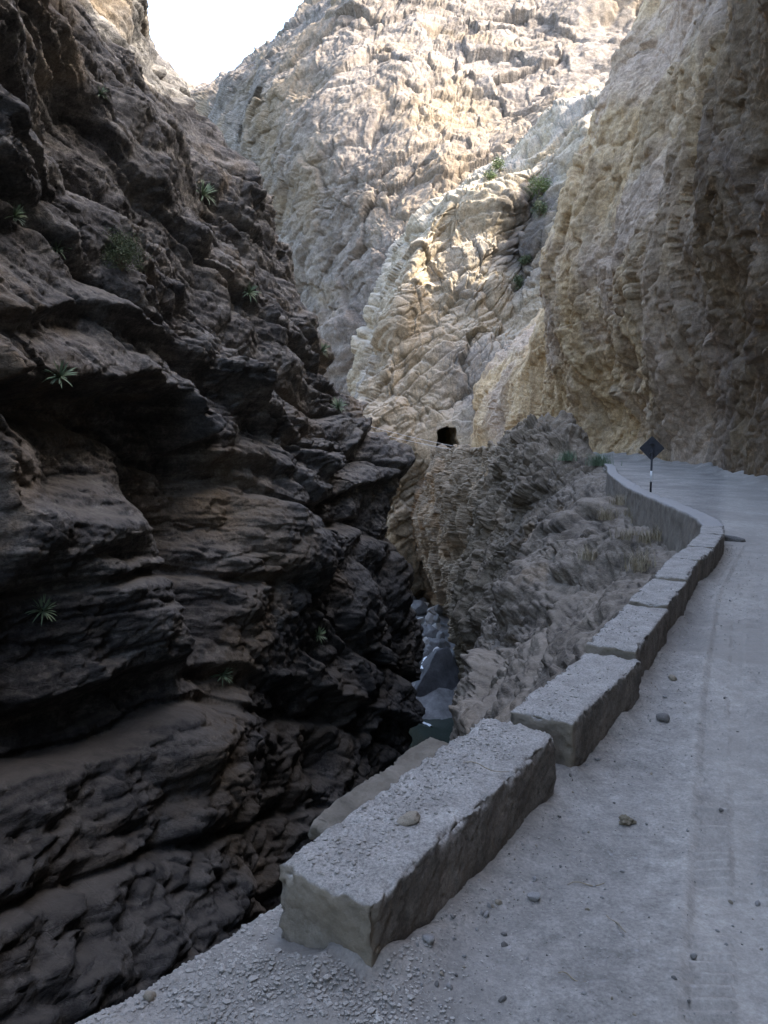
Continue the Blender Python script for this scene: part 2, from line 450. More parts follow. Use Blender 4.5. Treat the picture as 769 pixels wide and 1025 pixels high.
def plain(name, col, rough=0.6, metal=0.0, nscale=8.0, var=0.25):
    t = NT(name)
    a = t.noise(nscale, 6, 0.65)
    d = tuple(c * (1 - var) for c in col); l = tuple(min(1, c * (1 + var)) for c in col)
    t.b.inputs['Metallic'].default_value = metal
    return t.done(t.ramp(a, [(0.3, d), (0.7, l)]), None, rough)
M_SIGN = plain('sign_back_metal', (0.045, 0.045, 0.050), 0.6)
M_BLACKPAINT = plain('black_paint', (0.035, 0.035, 0.038), 0.55)
M_WHITEPAINT = plain('white_paint', (0.75, 0.75, 0.73), 0.5)
M_CABLE = plain('pale_cable', (0.55, 0.54, 0.52), 0.5)
M_TWIG = plain('dry_twig', (0.27, 0.22, 0.15), 0.9, 0, 20)
M_DUNG = plain('dry_straw', (0.15, 0.125, 0.085), 0.95, 0, 40, 0.5)

def leaf_mat(name, d, l):
    t = NT(name)
    c = t.ramp(t.noise(1.4, 5, 0.6), [(0.35, d), (0.65, l)])
    return t.done(c, None, 0.55)
M_AGAVE = leaf_mat('agave_leaf', (0.10, 0.145, 0.085), (0.21, 0.27, 0.165))
M_SHRUB = leaf_mat('shrub_leaf', (0.05, 0.07, 0.03), (0.105, 0.125, 0.06))
M_BRIGHT = leaf_mat('bright_shrub_leaf', (0.08, 0.11, 0.035), (0.16, 0.20, 0.07))
M_STEM = plain('shrub_stem', (0.12, 0.09, 0.06), 0.9)

def water_mat():
    t = NT('green_river_water')
    t.b.inputs['IOR'].default_value = 1.33
    t.b.inputs['Specular IOR Level'].default_value = 0.5
    return t.done((0.030, 0.040, 0.032), t.bump(t.noise(2.5, 5, 0.6, 0.4, t.mapping((1.0, 0.4, 1))), 0.25, 0.06), 0.12)
M_WATER = water_mat()
M_FOAM = plain('white_water', (0.75, 0.78, 0.80), 0.6, 0, 3, 0.2)

# ------------------------------------------------------------------ plan lines (Y -> X)
E_Y = [-40, -10, 0, 2, 3.5, 4.0, 4.35, 5, 5.5, 6, 7.5, 9, 10.7, 12.6, 15.5, 17, 18.5, 20.5, 23, 27, 32, 38, 46, 55, 65, 80, 100, 115, 130]
E_X = [-20, -9, -4.2, -2.6, -1.27, -0.85, -0.62, -0.22, 0.08, 0.4, 1.65, 2.6, 3.5, 4.45, 6.1, 6.8, 7.25, 7.55, 7.85, 8.35, 9.35, 10.8, 12.85, 14.8, 14.6, 12.5, 9.5, 7.6, 6.5]
F_Y = [-40, -10, 0, 5, 12, 20, 32, 40, 46, 56, 66, 80, 100, 118, 130]
F_X = [-12, 0.2, 4.4, 6.6, 10.2, 13.2, 15.6, 17.2, 18.3, 18.6, 17.8, 16.2, 13.6, 11.6, 10.5]
def edge_x(y): return np.interp(y, E_Y, E_X)
def foot_x(y): return cubic(np.array(F_Y, float), np.array(F_X, float), np.atleast_1d(np.asarray(y, float)))

STRUCT = {'kind': 'structure'}

# ------------------------------------------------------------------ left cliff
def find_on(G, px, py):
    x, y, d = project(G)
    e = (x - px) ** 2 + (y - py) ** 2 + np.where(d < 1, 1e9, 0)
    i = np.unravel_index(np.argmin(e), e.shape)
    return G[i]

def ledge(G, line_px, A, B, w1, w2, fade=2.5, lip=0.5):
    pts = np.array([find_on(G, *q) for q in line_px])
    pts = pts[np.argsort(pts[:, 1])]
    Y, Z = G[..., 1], G[..., 2]
    zl = np.interp(Y, pts[:, 1], pts[:, 2]) + 0.35 * perlin(np.stack([Y.ravel() * 0.35, Y.ravel() * 0 + A * 9, Y.ravel() * 0], 1)).reshape(Y.shape)
    t = Z - zl
    m = smooth(pts[0, 1] - fade, pts[0, 1], Y) * (1 - smooth(pts[-1, 1], pts[-1, 1] + fade, Y))
    up = A * np.exp(-(t / w1) ** 2)
    k = np.exp(-(t / lip) ** 2)
    dn = A * k - B * (1 - k) * np.exp(-(t / w2) ** 2)
    return m * np.where(t >= 0, up, dn)

def dent(G, px, py, ry, rz, A):
    c = find_on(G, px, py)
    return A * np.exp(-((G[..., 1] - c[1]) / ry) ** 2 - ((G[..., 2] - c[2]) / rz) ** 2)

def left_cliff():
    Zr = [-33, -29, -24, -19, -14.5, -10, -6, -2, 3, 8, 14, 21, 30, 40, 46, 50, 53, 55, 56]
    st = {
        -40: [-22, -23, -25, -27, -29, -30, -31, -32, -33, -34, -35, -36.5, -38, -41, -45, -51, -59, -70, -95],
        -10: [-15, -16, -17, -18.5, -19.5, -20, -21, -21.5, -22, -22, -22.5, -23, -24, -27, -31, -37, -45, -56, -90],
        10: [-8, -9, -10, -11.5, -13, -14, -15, -15.5, -16, -16.5, -17, -18, -20, -23, -28, -34, -42, -53, -90],
        28: [-5, -6.2, -7.6, -9.2, -10.6, -11.8, -12.8, -13.4, -13.8, -14.3, -15.0, -16.2, -18.4, -22, -27, -33, -41, -52, -88],
        45: [-1.5, -2.6, -3.6, -4.8, -6, -7, -7.8, -8.4, -9.4, -10.8, -12.8, -15.2, -18.6, -22.4, -27.2, -33, -41, -52, -86],
        60: [0.8, 0.3, -0.2, -0.6, -0.9, -1.8, -2.2, -2.6, -4.6, -7.0, -10.0, -13.6, -17.9, -22.0, -27, -33, -41, -52, -84],
        70: [2.0, 2.0, 2.6, 3.1, 2.75, 1.1, -0.6, 0.9, -2.4, -5.2, -8.4, -12.1, -17.0, -21.6, -27, -33, -41, -52, -84],
        75: [1.0, 1.0, 1.6, 2.2, 1.8, 0.4, -1.2, 0.0, -3.4, -6.0, -9.2, -12.8, -17.6, -22.2, -28, -34, -42, -53, -84],
        82: [-3, -3, -2.5, -2, -2.5, -3.5, -4.5, -5, -7.5, -10, -13, -17, -21, -26, -32, -38, -46, -56, -85],
        100: [-20, -20.5, -21, -21.5, -22, -23, -24, -25, -26.5, -28, -31, -34, -39, -44, -50, -56, -63, -72, -95],
        140: [-60, -61, -62, -63, -64, -65, -66, -67, -68, -70, -72, -75, -79, -84, -90, -96, -103, -110, -125],
    }
    ys = np.array(sorted(st), float); zs = np.array(Zr, float)
    C = np.array([[(st[int(y)][j], y, zs[j]) for j in range(len(zs))] for y in ys])
    # near profile leans with distance: densify where the camera looks
    tu = spread(ys, [14, 20, 130, 270, 250, 180, 90, 70, 25, 12], 900)
    tv = spread(zs, [30, 50, 60, 60, 60, 60, 60, 70, 70, 75, 80, 80, 75, 55, 22, 12, 8, 5], 840)
    G = cubic(ys, C, tu)
    G = cubic(zs, G.transpose(1, 0, 2), tv).transpose(1, 0, 2)
    N = grid_normals(G)
    if N[450, 400, 0] < 0: N = -N
    p = G.reshape(-1, 3).astype(np.float32)
    X, Y, Z = p[:, 0], p[:, 1], p[:, 2]
    far = 1 - smooth(88, 120, Y)
    # dipping beds above, near-level polished beds below
    k = 0.24 + 0.30 * smooth(-2, 11, Z) + 0.22 * (1 - smooth(-16, -6, Z))
    warp = 1.6 * perlin(p * 0.07) + 0.5 * perlin(p * 0.25 + 5)
    s = Z + k * (Y - 40) + warp
    L = lambda lam, along: np.stack([X / along, Y / along, s / lam], 1)
    d = 1.8 * fbm(p * 0.075 + 3, 3, 0.5)
    up = smooth(2, 14, Z + 5 * perlin(p * 0.06 + 60)); lo = 1 - smooth(-14, -5, Z + 5 * perlin(p * 0.08 + 70))
    massive = smooth(-0.15, 0.35, perlin(np.stack([X * 0.07, Y * 0.10, Z * 0.13], 1) + 80))
    ba = (0.55 + 0.35 * up - 0.25 * lo) * (1 - 0.75 * massive)
    d += 1.8 * beds(s, 6.2, p, 1, 3) * (1 - 0.3 * lo) + ba * (0.62 * beds(s + 0.5 * perlin(p * 0.5), 2.3, p, 2, 3) + 0.28 * beds(s, 0.9, p, 3, 4))
    d += 0.07 * (0.3 + ba) * beds(s, 0.33, p, 4, 6) + 0.16 * lo * beds(s, 1.1, p, 9, 8) + 0.07 * lo * beds(s, 0.4, p, 8, 14)
    d += 2.1 * billow(p * np.array([0.17, 0.17, 0.22], np.float32) + 2, 2, 0.5) + 0.8 * (0.5 + lo) * billow(p * np.array([0.36, 0.36, 0.6], np.float32) + 7, 2)
    rough = smooth(-0.25, 0.45, perlin(p * 0.12 + 40))
    wp = np.stack([fbm(p * 0.35, 3), fbm(p * 0.35 + 9, 3), fbm(p * 0.35 + 19, 3)], 1)
    j = np.stack([X / 3.4, (Y + 0.4 * Z) / 3.4, s / 2.4], 1) + 0.30 * wp
    d += (1 - 0.8 * lo) * (0.25 + 0.75 * rough) * 0.62 * broken_rock(j, 3, 0.46) + lo * 0.22 * broken_rock(j * np.array([0.6, 0.6, 1.0], np.float32), 2, 0.4)
    d += (0.3 + 0.7 * rough) * (0.8 - 0.65 * lo) * 0.5 * crag(L(1.5, 2.2) + 4, 6, 0.57)
    d += (0.09 - 0.04 * lo) * fbm(p * 2.6 + 5, 4, 0.62)
    d -= np.mean(d)
    d = d.reshape(G.shape[:2])
    d += ledge(G, [(0, 372), (60, 384), (130, 376), (172, 395), (196, 432)], 1.9, 1.5, 2.4, 3.4)
    d += ledge(G, [(0, 312), (80, 300), (150, 335), (190, 362), (250, 402), (330, 468)], 0.8, 0.9, 1.6, 2.6)
    d += ledge(G, [(200, 440), (245, 446), (290, 470), (310, 500)], 0.8, 0.5, 1.8, 3.5)
    d += ledge(G, [(0, 525), (60, 548), (120, 578), (150, 592)], 1.7, 0.2, 4.5, 3, 1.0, 3.5)
    d += ledge(G, [(0, 700), (70, 690), (150, 660)], 0.7, 1.2, 2.0, 2.0)
    d += ledge(G, [(180, 660), (260, 668), (330, 690), (380, 730)], 0.7, 0.5, 2.0, 2.5)
    d += ledge(G, [(200, 20), (215, 110), (240, 210)], 0.4, 0.5, 2.0, 2.0)
    d += dent(G, 182, 580, 2.4, 4.6, -4.0) + dent(G, 215, 520, 4.0, 1.8, -1.0)
    d += dent(G, 70, 480, 3.5, 1.8, -1.3) + dent(G, 335, 770, 3.0, 3.0, -2.2) + dent(G, 300, 880, 5, 4, -2.0)
    d += dent(G, 285, 560, 3.5, 4.0, 1.6) + dent(G, 60, 610, 3.0, 3.0, 0.8) + dent(G, 200, 290, 3, 4, -1.0)
    amp = (far.reshape(G.shape[:2]) * 0.85 + 0.15)
    G = G + N * (d * amp)[..., None]
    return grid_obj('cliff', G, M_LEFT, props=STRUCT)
LEFT = left_cliff()

# ------------------------------------------------------------------ right cliff above the road
def right_cliff():
    zs = np.array([-3, 0, 3, 6, 10, 14, 18, 24, 31, 40, 52, 68, 86, 97, 101], float)
    off = {   # X relative to the foot line
        -40: [0.5, 0, -0.2, -0.2, 0, .5, 1, 2, 4, 7, 12, 18, 25, 40, 70],
        0: [0.5, 0, -0.3, -0.5, -0.4, 0, .5, 1.5, 3.5, 7, 12, 18, 25, 40, 70],
        20: [0.5, 0, -0.6, -1.0, -1.3, -1.2, -0.8, 0.4, 2.6, 6, 11, 17, 24, 40, 70],
        32: [0.8, 0.5, 0.2, -0.8, -1.7, -2.0, -1.5, 0.2, 2.2, 5.4, 10, 16, 23, 40, 70],
        46: [0.8, 0.5, 0.2, -0.8, -1.7, -2.0, -1.5, 0.4, 2.6, 5.6, 10, 16, 23, 40, 70],
        60: [0.8, 0.5, 0.2, -0.8, -1.7, -2.0, -1.5, 0.0, 2.4, 5.8, 10.5, 16.5, 23, 40, 70],
        74: [0.5, 0, -0.4, -0.9, -1.4, -1.7, -1.6, -0.2, 2.4, 6.2, 11, 17, 24, 40, 70],
        82: [0.5, 0, -0.2, 0.0, 0.5, 1.2, 2.4, 4.2, 7.4, 11, 16, 22, 28, 42, 70],
        90: [0.5, 0, 0.3, 1.0, 2.6, 5.2, 8.0, 11, 15, 21, 30, 42, 56, 72, 92],
        104: [0.5, 0, 0.5, 1.6, 3.6, 6.5, 10, 14, 19, 26, 35, 44, 58, 76, 95],
        120: [0.5, 0, 0.6, 2.0, 4.4, 8, 12, 17, 21, 24, 27, 30, 35, 62, 90],
        135: [0.5, 0, 1.0, 3.0, 6, 10, 14, 19, 24, 29, 33, 38, 55, 85, 110],
    }
    ys = np.array(sorted(off), float)
    C = np.array([[(float(foot_x(y)[0]) + off[int(y)][j], y, zs[j]) for j in range(len(zs))] for y in ys])
    tu = spread(ys, [10, 50, 160, 190, 190, 190, 120, 110, 120, 70, 30], 760)
    tv = spread(zs, [20, 50, 55, 60, 60, 60, 70, 75, 75, 60, 35, 22, 10, 6], 600)
    G = cubic(ys, C, tu); G = cubic(zs, G.transpose(1, 0, 2), tv).transpose(1, 0, 2)
    N = grid_normals(G)
    if N[400, 200, 0] > 0: N = -N
    p = G.reshape(-1, 3).astype(np.float32); X, Y, Z = p.T
    q = p + 1.2 * np.stack([perlin(p * 0.16), perlin(p * 0.16 + 9), perlin(p * 0.16 + 19)], 1)
    V = lambda lam, up: np.stack([q[:, 0] / lam, (q[:, 1] + 0.25 * q[:, 2]) / lam, q[:, 2] / up], 1)
    d = 2.2 * fbm(V(13, 26), 3) + 1.1 * crag(V(7, 22) + 4, 3, 0.45)
    wp = np.stack([fbm(p * 0.3, 3), fbm(p * 0.3 + 9, 3), fbm(p * 0.3 + 19, 3)], 1)
    j = np.stack([X / 4.6, (Y + 0.25 * Z) / 4.6, Z / 13.0], 1) + 0.22 * wp
    d += 0.72 * broken_rock(j, 3, 0.42)
    patch = smooth(-0.15, 0.4, perlin(p * 0.1 + 30))
    d += 0.42 * (0.25 + patch) * crag(V(1.3, 3.6) + 14, 5, 0.56) + 0.35 * (1 - smooth(40, 56, Y)) * crag(V(1.6, 7) + 24, 4, 0.5)
    d += 0.10 * fbm(p * 1.9 + 3, 4, 0.6)
    d -= np.mean(d)
    # rough hanging rock over the road: deeper sockets low down
    low = np.exp(-((Z - 5) / 5.0) ** 2) * (1 - smooth(66, 80, Y))
    d += low * (1.5 * billow(V(1.7, 3.4) + 77, 3) - 0.15)
    d *= 0.3 + 0.7 * smooth(-1, 3, Z)
    G = G + N * d.reshape(G.shape[:2])[..., None]
    return grid_obj('cliff', G, M_RIGHT, flip=True, props=STRUCT)
RIGHT = right_cliff()

# ------------------------------------------------------------------ slope between the road and the river
def lower_slope():
    n = 10
    def st(y, rows): return [(x, y, z) for x, z in rows]
    e = lambda y: float(edge_x(y))
    S = {
        -40: [(e(-40)+1, -.8), (e(-40), -.3), (-21, -1.2), (-21.3, -4), (-21.5, -8), (-21.7, -13), (-21.8, -18), (-22, -24), (-22, -29), (-22, -34)],
        -10: [(e(-10)+1, -.8), (e(-10), -.3), (-9.6, -1.2), (-10, -4), (-10.4, -8), (-10.8, -13), (-11, -18), (-11, -24), (-11, -29), (-11, -34)],
        2: [(e(2)+.8, -.7), (e(2)+.25, -.35), (e(2)+.1, -1.6), (-3.3, -4), (-4.0, -8), (-4.4, -13), (-4.7, -18), (-5, -24), (-5, -29), (-5, -34)],
        5: [(e(5)+.8, -.7), (e(5)+.3, -.35), (e(5)+.1, -1.5), (-1.2, -3.4), (-2.2, -7), (-2.8, -12), (-3.3, -18), (-3.8, -24), (-4, -29), (-4, -34)],
        7: [(e(7)+.8, -.7), (e(7)+.1, -.2), (.7, -1.0), (0, -2.8), (-1.0, -6), (-1.8, -11), (-2.6, -17), (-3.2, -24), (-3.4, -29), (-3.4, -34)],
        10: [(e(10)+.8, -.7), (e(10), -.2), (2.2, -.9), (1.0, -2.4), (0.1, -5), (-.6, -9), (-1.4, -15), (-2.0, -23), (-2.2, -29), (-2.2, -34)],
        15: [(e(15)+.8, -.8), (e(15), -.5), (4.4, -1.2), (2.8, -3.0), (1.6, -5.2), (.8, -9), (.1, -15), (-.6, -22), (-1, -29), (-1, -34)],
        22: [(e(22)+.7, -1.6), (e(22)-.05, -.62), (6.3, -1.7), (4.5, -3.6), (3.3, -6.0), (2.3, -9.5), (1.5, -15), (1.0, -22), (.8, -29), (.8, -34)],
        30: [(e(30)+.7, -1.6), (e(30)-.05, -.5), (7.2, -1.8), (5.7, -4.2), (4.5, -6.8), (3.6, -10.0), (2.9, -14.5), (2.6, -21), (2.6, -29), (2.6, -34)],
        40: [(e(40)+.7, -1.5), (e(40)-.05, -.3), (9.2, -1.8), (7.6, -4.4), (6.4, -7.2), (5.5, -10), (4.7, -14), (4.4, -20), (4.6, -28), (4.6, -34)],
        50: [(e(50)+.7, -1.2), (e(50)-.05, -.1), (11.6, -.9), (9.8, -3.6), (8.8, -7.0), (7.9, -10.5), (7.0, -14.5), (6.4, -20), (6.6, -28), (6.6, -34)],
        57: [(e(57)+.7, -1.2), (e(57)-.3, 1.3), (12.4, 2.2), (10.3, -.2), (9.2, -4), (8.2, -8), (7.4, -13), (7.2, -19), (7.2, -27), (7.2, -34)],
        63: [(e(63)+.7, -1.2), (e(63)-.3, 2.1), (12.2, 2.9), (10.1, 1.4), (8.6, -2.5), (7.3, -6.5), (6.8, -11), (7.6, -18), (8.0, -26), (7.8, -34)],
        71: [(e(71)+.7, -1.2), (e(71), .8), (12.2, 1.0), (10.4, -.4), (8.8, -4), (7.5, -9), (6.4, -14), (6.9, -19), (8.0, -24), (8.3, -34)],
        79: [(e(79)+.7, -1.2), (e(79), .7), (11.6, .2), (10.4, -2.4), (9.8, -6), (9.3, -11), (9.0, -16), (9.2, -21), (9.6, -26), (9.6, -34)],
        95: [(e(95)+.7, -1.4), (e(95), .1), (9.6, -.5), (8.9, -3.6), (8.1, -8), (7.6, -12), (7.8, -17), (9.0, -22), (9.6, -27), (9.6, -34)],
        115: [(e(115)+.7, -1.8), (e(115), -.9), (6.9, -1.4), (5.4, -4.4), (4.4, -8.5), (4.2, -12.5), (5.2, -17), (8, -21), (9.5, -26), (9.5, -34)],
        135: [(e(130)+.7, -1.6), (e(130), -.9), (5.0, -1.6), (4.6, -4), (4.3, -8), (4, -12), (3.8, -17), (3.6, -22), (3.5, -27), (3.5, -34)],
    }
    ys = np.array(sorted(S), float)
    C = np.array([st(y, S[int(y)]) for y in ys])
    vs = np.arange(n, dtype=float)
    tu = spread(ys, [8, 8, 40, 60, 90, 110, 110, 110, 120, 130, 110, 110, 110, 80, 110, 130, 60], 1000)
    tv = spread(vs, [22, 40, 90, 100, 100, 95, 80, 50, 25], 560)
    G = cubic(ys, C, tu); G = cubic(vs, G.transpose(1, 0, 2), tv).transpose(1, 0, 2)
    N = grid_normals(G)
    if N[500, 200, 0] > 0: N = -N
    p = G.reshape(-1, 3).astype(np.float32); X, Y, Z = p.T
    q = p + 0.7 * np.stack([perlin(p * 0.25), perlin(p * 0.25 + 9), perlin(p * 0.25 + 19)], 1)
    # beds rising away from the gorge (dip towards the river)
    s = q[:, 2] * 0.84 - q[:, 0] * 0.54 + 0.15 * q[:, 1]
    L = lambda lam, al: np.stack([q[:, 0] / al, q[:, 1] / al, s / lam], 1)
    steep = smooth(46, 56, Y)
    d = 1.3 * fbm(p * 0.12 + 2, 3) + (1 - 0.92 * steep) * (0.55 * beds(s, 2.6, q, 5, 3) + 0.30 * beds(s, 0.95, q, 6, 4) + 0.11 * beds(s, 0.36, q, 7, 5))
    wp = np.stack([fbm(p * 0.5, 3), fbm(p * 0.5 + 9, 3), fbm(p * 0.5 + 19, 3)], 1)
    j = np.stack([X / 2.6, Y / 2.6, s / 1.5], 1) + 0.3 * wp
    d += 0.40 * broken_rock(j, 3, 0.45) + 0.22 * (1 - 0.75 * steep) * crag(L(1.2, 2.4) + 3, 6, 0.57) + 0.5 * billow(p * 0.3, 2)
    d += 0.08 * fbm(p * 3.0, 4, 0.6)
    vert = np.stack([q[:, 0] / 2.0, q[:, 1] / 2.0, q[:, 2] / 7.0], 1)
    steep = smooth(46, 56, Y) * (1 - 0.3 * smooth(100, 120, Y))
    d += steep * (1.3 * billow(vert * 0.8 + 8, 2) + 0.7 * broken_rock(vert * 0.9 + 0.25 * wp, 2, 0.4, 5))
    d -= np.mean(d)
    top = np.repeat(tv[None, :], len(tu), 0).ravel()
    d *= smooth(0.5, 1.7, top) * (0.35 + 0.65 * smooth(6, 20, Y))
    near = 1 - smooth(6, 10, Y)
    d = d * (1 - 0.5 * near)
    G = G + N * d.reshape(G.shape[:2])[..., None]
    return grid_obj('rock_slope', G, M_SLOPE, flip=True, props=STRUCT)
SLOPE = lower_slope()

# ------------------------------------------------------------------ far canyon wall with the tunnel, and the mountain
def relief(name, rows, mat, wu, wv, nu, nv, disp, post=None):
    C = np.array([[P(*q) for q in col] for col in rows])
    us = np.arange(C.shape[0], dtype=float); vs = np.arange(C.shape[1], dtype=float)
    tu = spread(us, wu, nu); tv = spread(vs, wv, nv)
    G = cubic(us, C, tu); G = cubic(vs, G.transpose(1, 0, 2), tv).transpose(1, 0, 2)
    N = grid_normals(G)
    if N[nu // 2, nv // 2, 1] > 0: N = -N
    p = G.reshape(-1, 3).astype(np.float32)
    d = disp(p).reshape(nu, nv)
    if post is not None: G, d = post(G, N, d)
    G = G + N * d[..., None]
    return grid_obj(name, G, mat, props=STRUCT)

def spur_disp(p):
    q = p + 2.0 * np.stack([perlin(p * 0.09), perlin(p * 0.09 + 9), perlin(p * 0.09 + 19)], 1)
    s = q[:, 2] * 0.8 - q[:, 0] * 0.58
    L = lambda lam, al: np.stack([q[:, 0] / al, q[:, 1] / al, s / lam], 1)
    V = lambda lam, up: np.stack([q[:, 0] / lam, q[:, 1] / lam, q[:, 2] / up], 1)
    d = 3.2 * fbm(p * 0.045 + 2, 3) + 1.1 * beds(s, 6.5, q, 11, 3) + 0.6 * beds(s, 2.2, q, 12, 4)
    wp = np.stack([fbm(p * 0.16, 3), fbm(p * 0.16 + 9, 3), fbm(p * 0.16 + 19, 3)], 1)
    j = np.stack([(q[:, 0] + 0.5 * q[:, 2]) / 7.0, q[:, 1] / 7.0, s / 6.0], 1) + 0.28 * wp
    d += 1.35 * broken_rock(j * 0.85, 3, 0.40) + 0.5 * crag(V(3.5, 6) + 3, 5, 0.56)
    return d - np.mean(d)

TUNNEL = P(447.5, 441, 117.0)
def spur_post(G, N, d):
    x, y, dep = project(G)
    rx = np.abs(x - 447.5) * dep / F; ry = (441 - y) * dep / F
    near = np.exp(-(np.maximum(np.hypot(rx, ry) - 2.5, 0) / 2.5) ** 2)
    d = d * (1 - 0.85 * near)
    # arched mouth, 3 m wide and about 3.4 m tall, driven straight into the rock
    rag = 0.34 * perlin(np.stack([x.ravel() * 0.14, y.ravel() * 0.09, 0 * x.ravel()], 1)).reshape(x.shape)
    rx = rx * (1 + rag); ry = ry * (1 + 0.7 * rag)
    inside = (rx < 1.55) & (ry > -1.5) & ((rx / 1.55) ** 6 + (np.maximum(ry, 0) / 1.75) ** 4 < 1)
    G = G.copy(); G[..., 1] += np.where(inside, 16.0, 0.0); d = np.where(inside, 0, d)
    return G, d

spur_cols = [
    [(372, 610, 160), (372, 540, 155), (352, 450, 157), (352, 370, 160), (378, 290, 166), (402, 240, 172), (432, 212, 178), (440, 215, 215), (440, 240, 260)],
    [(398, 608, 129), (386, 540, 122), (366, 455, 121), (373, 380, 127), (396, 300, 134), (419, 236, 141), (442, 210, 148), (452, 200, 190), (450, 215, 240)],
    [(430, 606, 127), (425, 540, 119), (420, 455, 117), (425, 370, 125), (435, 290, 134), (452, 228, 142), (474, 190, 153), (482, 178, 190), (480, 190, 240)],
    [(480, 606, 122), (475, 540, 114), (465, 455, 114), (470, 370, 122), (480, 290, 131), (492, 225, 141), (520, 164, 156), (528, 150, 190), (525, 165, 240)],
    [(540, 606, 112), (530, 540, 104), (522, 455, 108), (522, 370, 116), (527, 290, 137), (536, 222, 147), (566, 128, 156), (570, 112, 190), (570, 125, 240)],
    [(620, 632, 97), (600, 540, 100), (590, 455, 104), (590, 370, 108), (590, 290, 113), (600, 215, 127), (630, 100, 151), (635, 80, 195), (635, 90, 240)],
    [(760, 632, 97), (740, 540, 100), (720, 455, 104), (720, 370, 110), (720, 290, 118), (730, 215, 142), (760, 80, 178), (760, 60, 210), (760, 60, 240)],
]
SPUR = relief('canyon_wall', spur_cols, M_SPUR, [40, 60, 110, 110, 90, 30], [60, 90, 90, 90, 80, 70, 60, 14], 560, 560, spur_disp, spur_post)

def mount_disp(p):
    q = p + 5.0 * np.stack([perlin(p * 0.03), perlin(p * 0.03 + 9), perlin(p * 0.03 + 19)], 1)
    s = q[:, 2] * 0.8 - q[:, 0] * 0.6
    L = lambda lam, al: np.stack([q[:, 0] / al, q[:, 1] / al, s / lam], 1)
    d = 5 * fbm(p * 0.014 + 4, 3) + 1.2 * beds(s, 17, q, 21, 3) + 0.6 * beds(s, 5.5, q, 22, 4)
    # oblique gullies running down the face
    g = np.stack([(q[:, 0] - 0.55 * q[:, 2]) / 26, q[:, 1] / 50, (q[:, 2] + 0.5 * q[:, 0]) / 70], 1)
    d += 3.4 * crag(g + 7, 3, 0.42) + 0.7 * crag(L(9, 13) + 3, 5, 0.55)
    wp = np.stack([fbm(p * 0.05, 3), fbm(p * 0.05 + 9, 3), fbm(p * 0.05 + 19, 3)], 1)
    j = np.stack([(q[:, 0] + 0.6 * q[:, 2]) / 26.0, q[:, 1] / 22.0, s / 14.0], 1) + 0.3 * wp
    d += 2.4 * broken_rock(j * 1.0, 4, 0.46) + 0.3 * fbm(p * 0.5, 4, 0.6)
    return d - np.mean(d)
mount_cols = [
    [(60, 470, 480), (60, 330, 490), (60, 220, 505), (80, 150, 520), (90, 112, 545), (95, 96, 580), (95, 100, 680), (95, 130, 800)],
    [(160, 470, 390), (160, 330, 398), (165, 220, 412), (172, 150, 428), (180, 110, 450), (186, 92, 480), (186, 96, 580), (186, 125, 700)],
    [(225, 470, 290), (222, 330, 297), (222, 220, 306), (228, 150, 320), (232, 105, 345), (234, 80, 375), (236, 80, 480), (236, 110, 600)],
    [(270, 470, 232), (268, 330, 234), (266, 220, 239), (266, 150, 248), (266, 95, 270), (268, 55, 312), (272, 50, 430), (272, 80, 560)],
    [(320, 470, 196), (318, 330, 198), (318, 220, 203), (318, 140, 213), (320, 65, 246), (326, 6, 300), (330, -10, 400), (330, 20, 540)],
    [(380, 470, 172), (378, 340, 174), (385, 230, 181), (395, 130, 206), (405, 20, 262), (420, -90, 325), (425, -110, 420), (425, -60, 540)],
    [(450, 470, 158), (450, 340, 163), (460, 230, 176), (470, 130, 212), (485, 20, 272), (505, -110, 345), (510, -130, 420), (510, -80, 540)],
    [(540, 470, 152), (540, 340, 158), (550, 230, 172), (565, 130, 207), (580, 20, 265), (600, -110, 335), (605, -135, 420), (605, -80, 540)],
    [(680, 470, 150), (680, 340, 155), (690, 230, 168), (700, 130, 200), (710, 20, 255), (720, -110, 320), (730, -135, 420), (730, -80, 540)],
]
MOUNT = relief('mountain', mount_cols, M_MOUNT, [25, 60, 80, 90, 110, 120, 110, 50], [50, 90, 110, 130, 130, 90, 14], 620, 600, mount_disp)

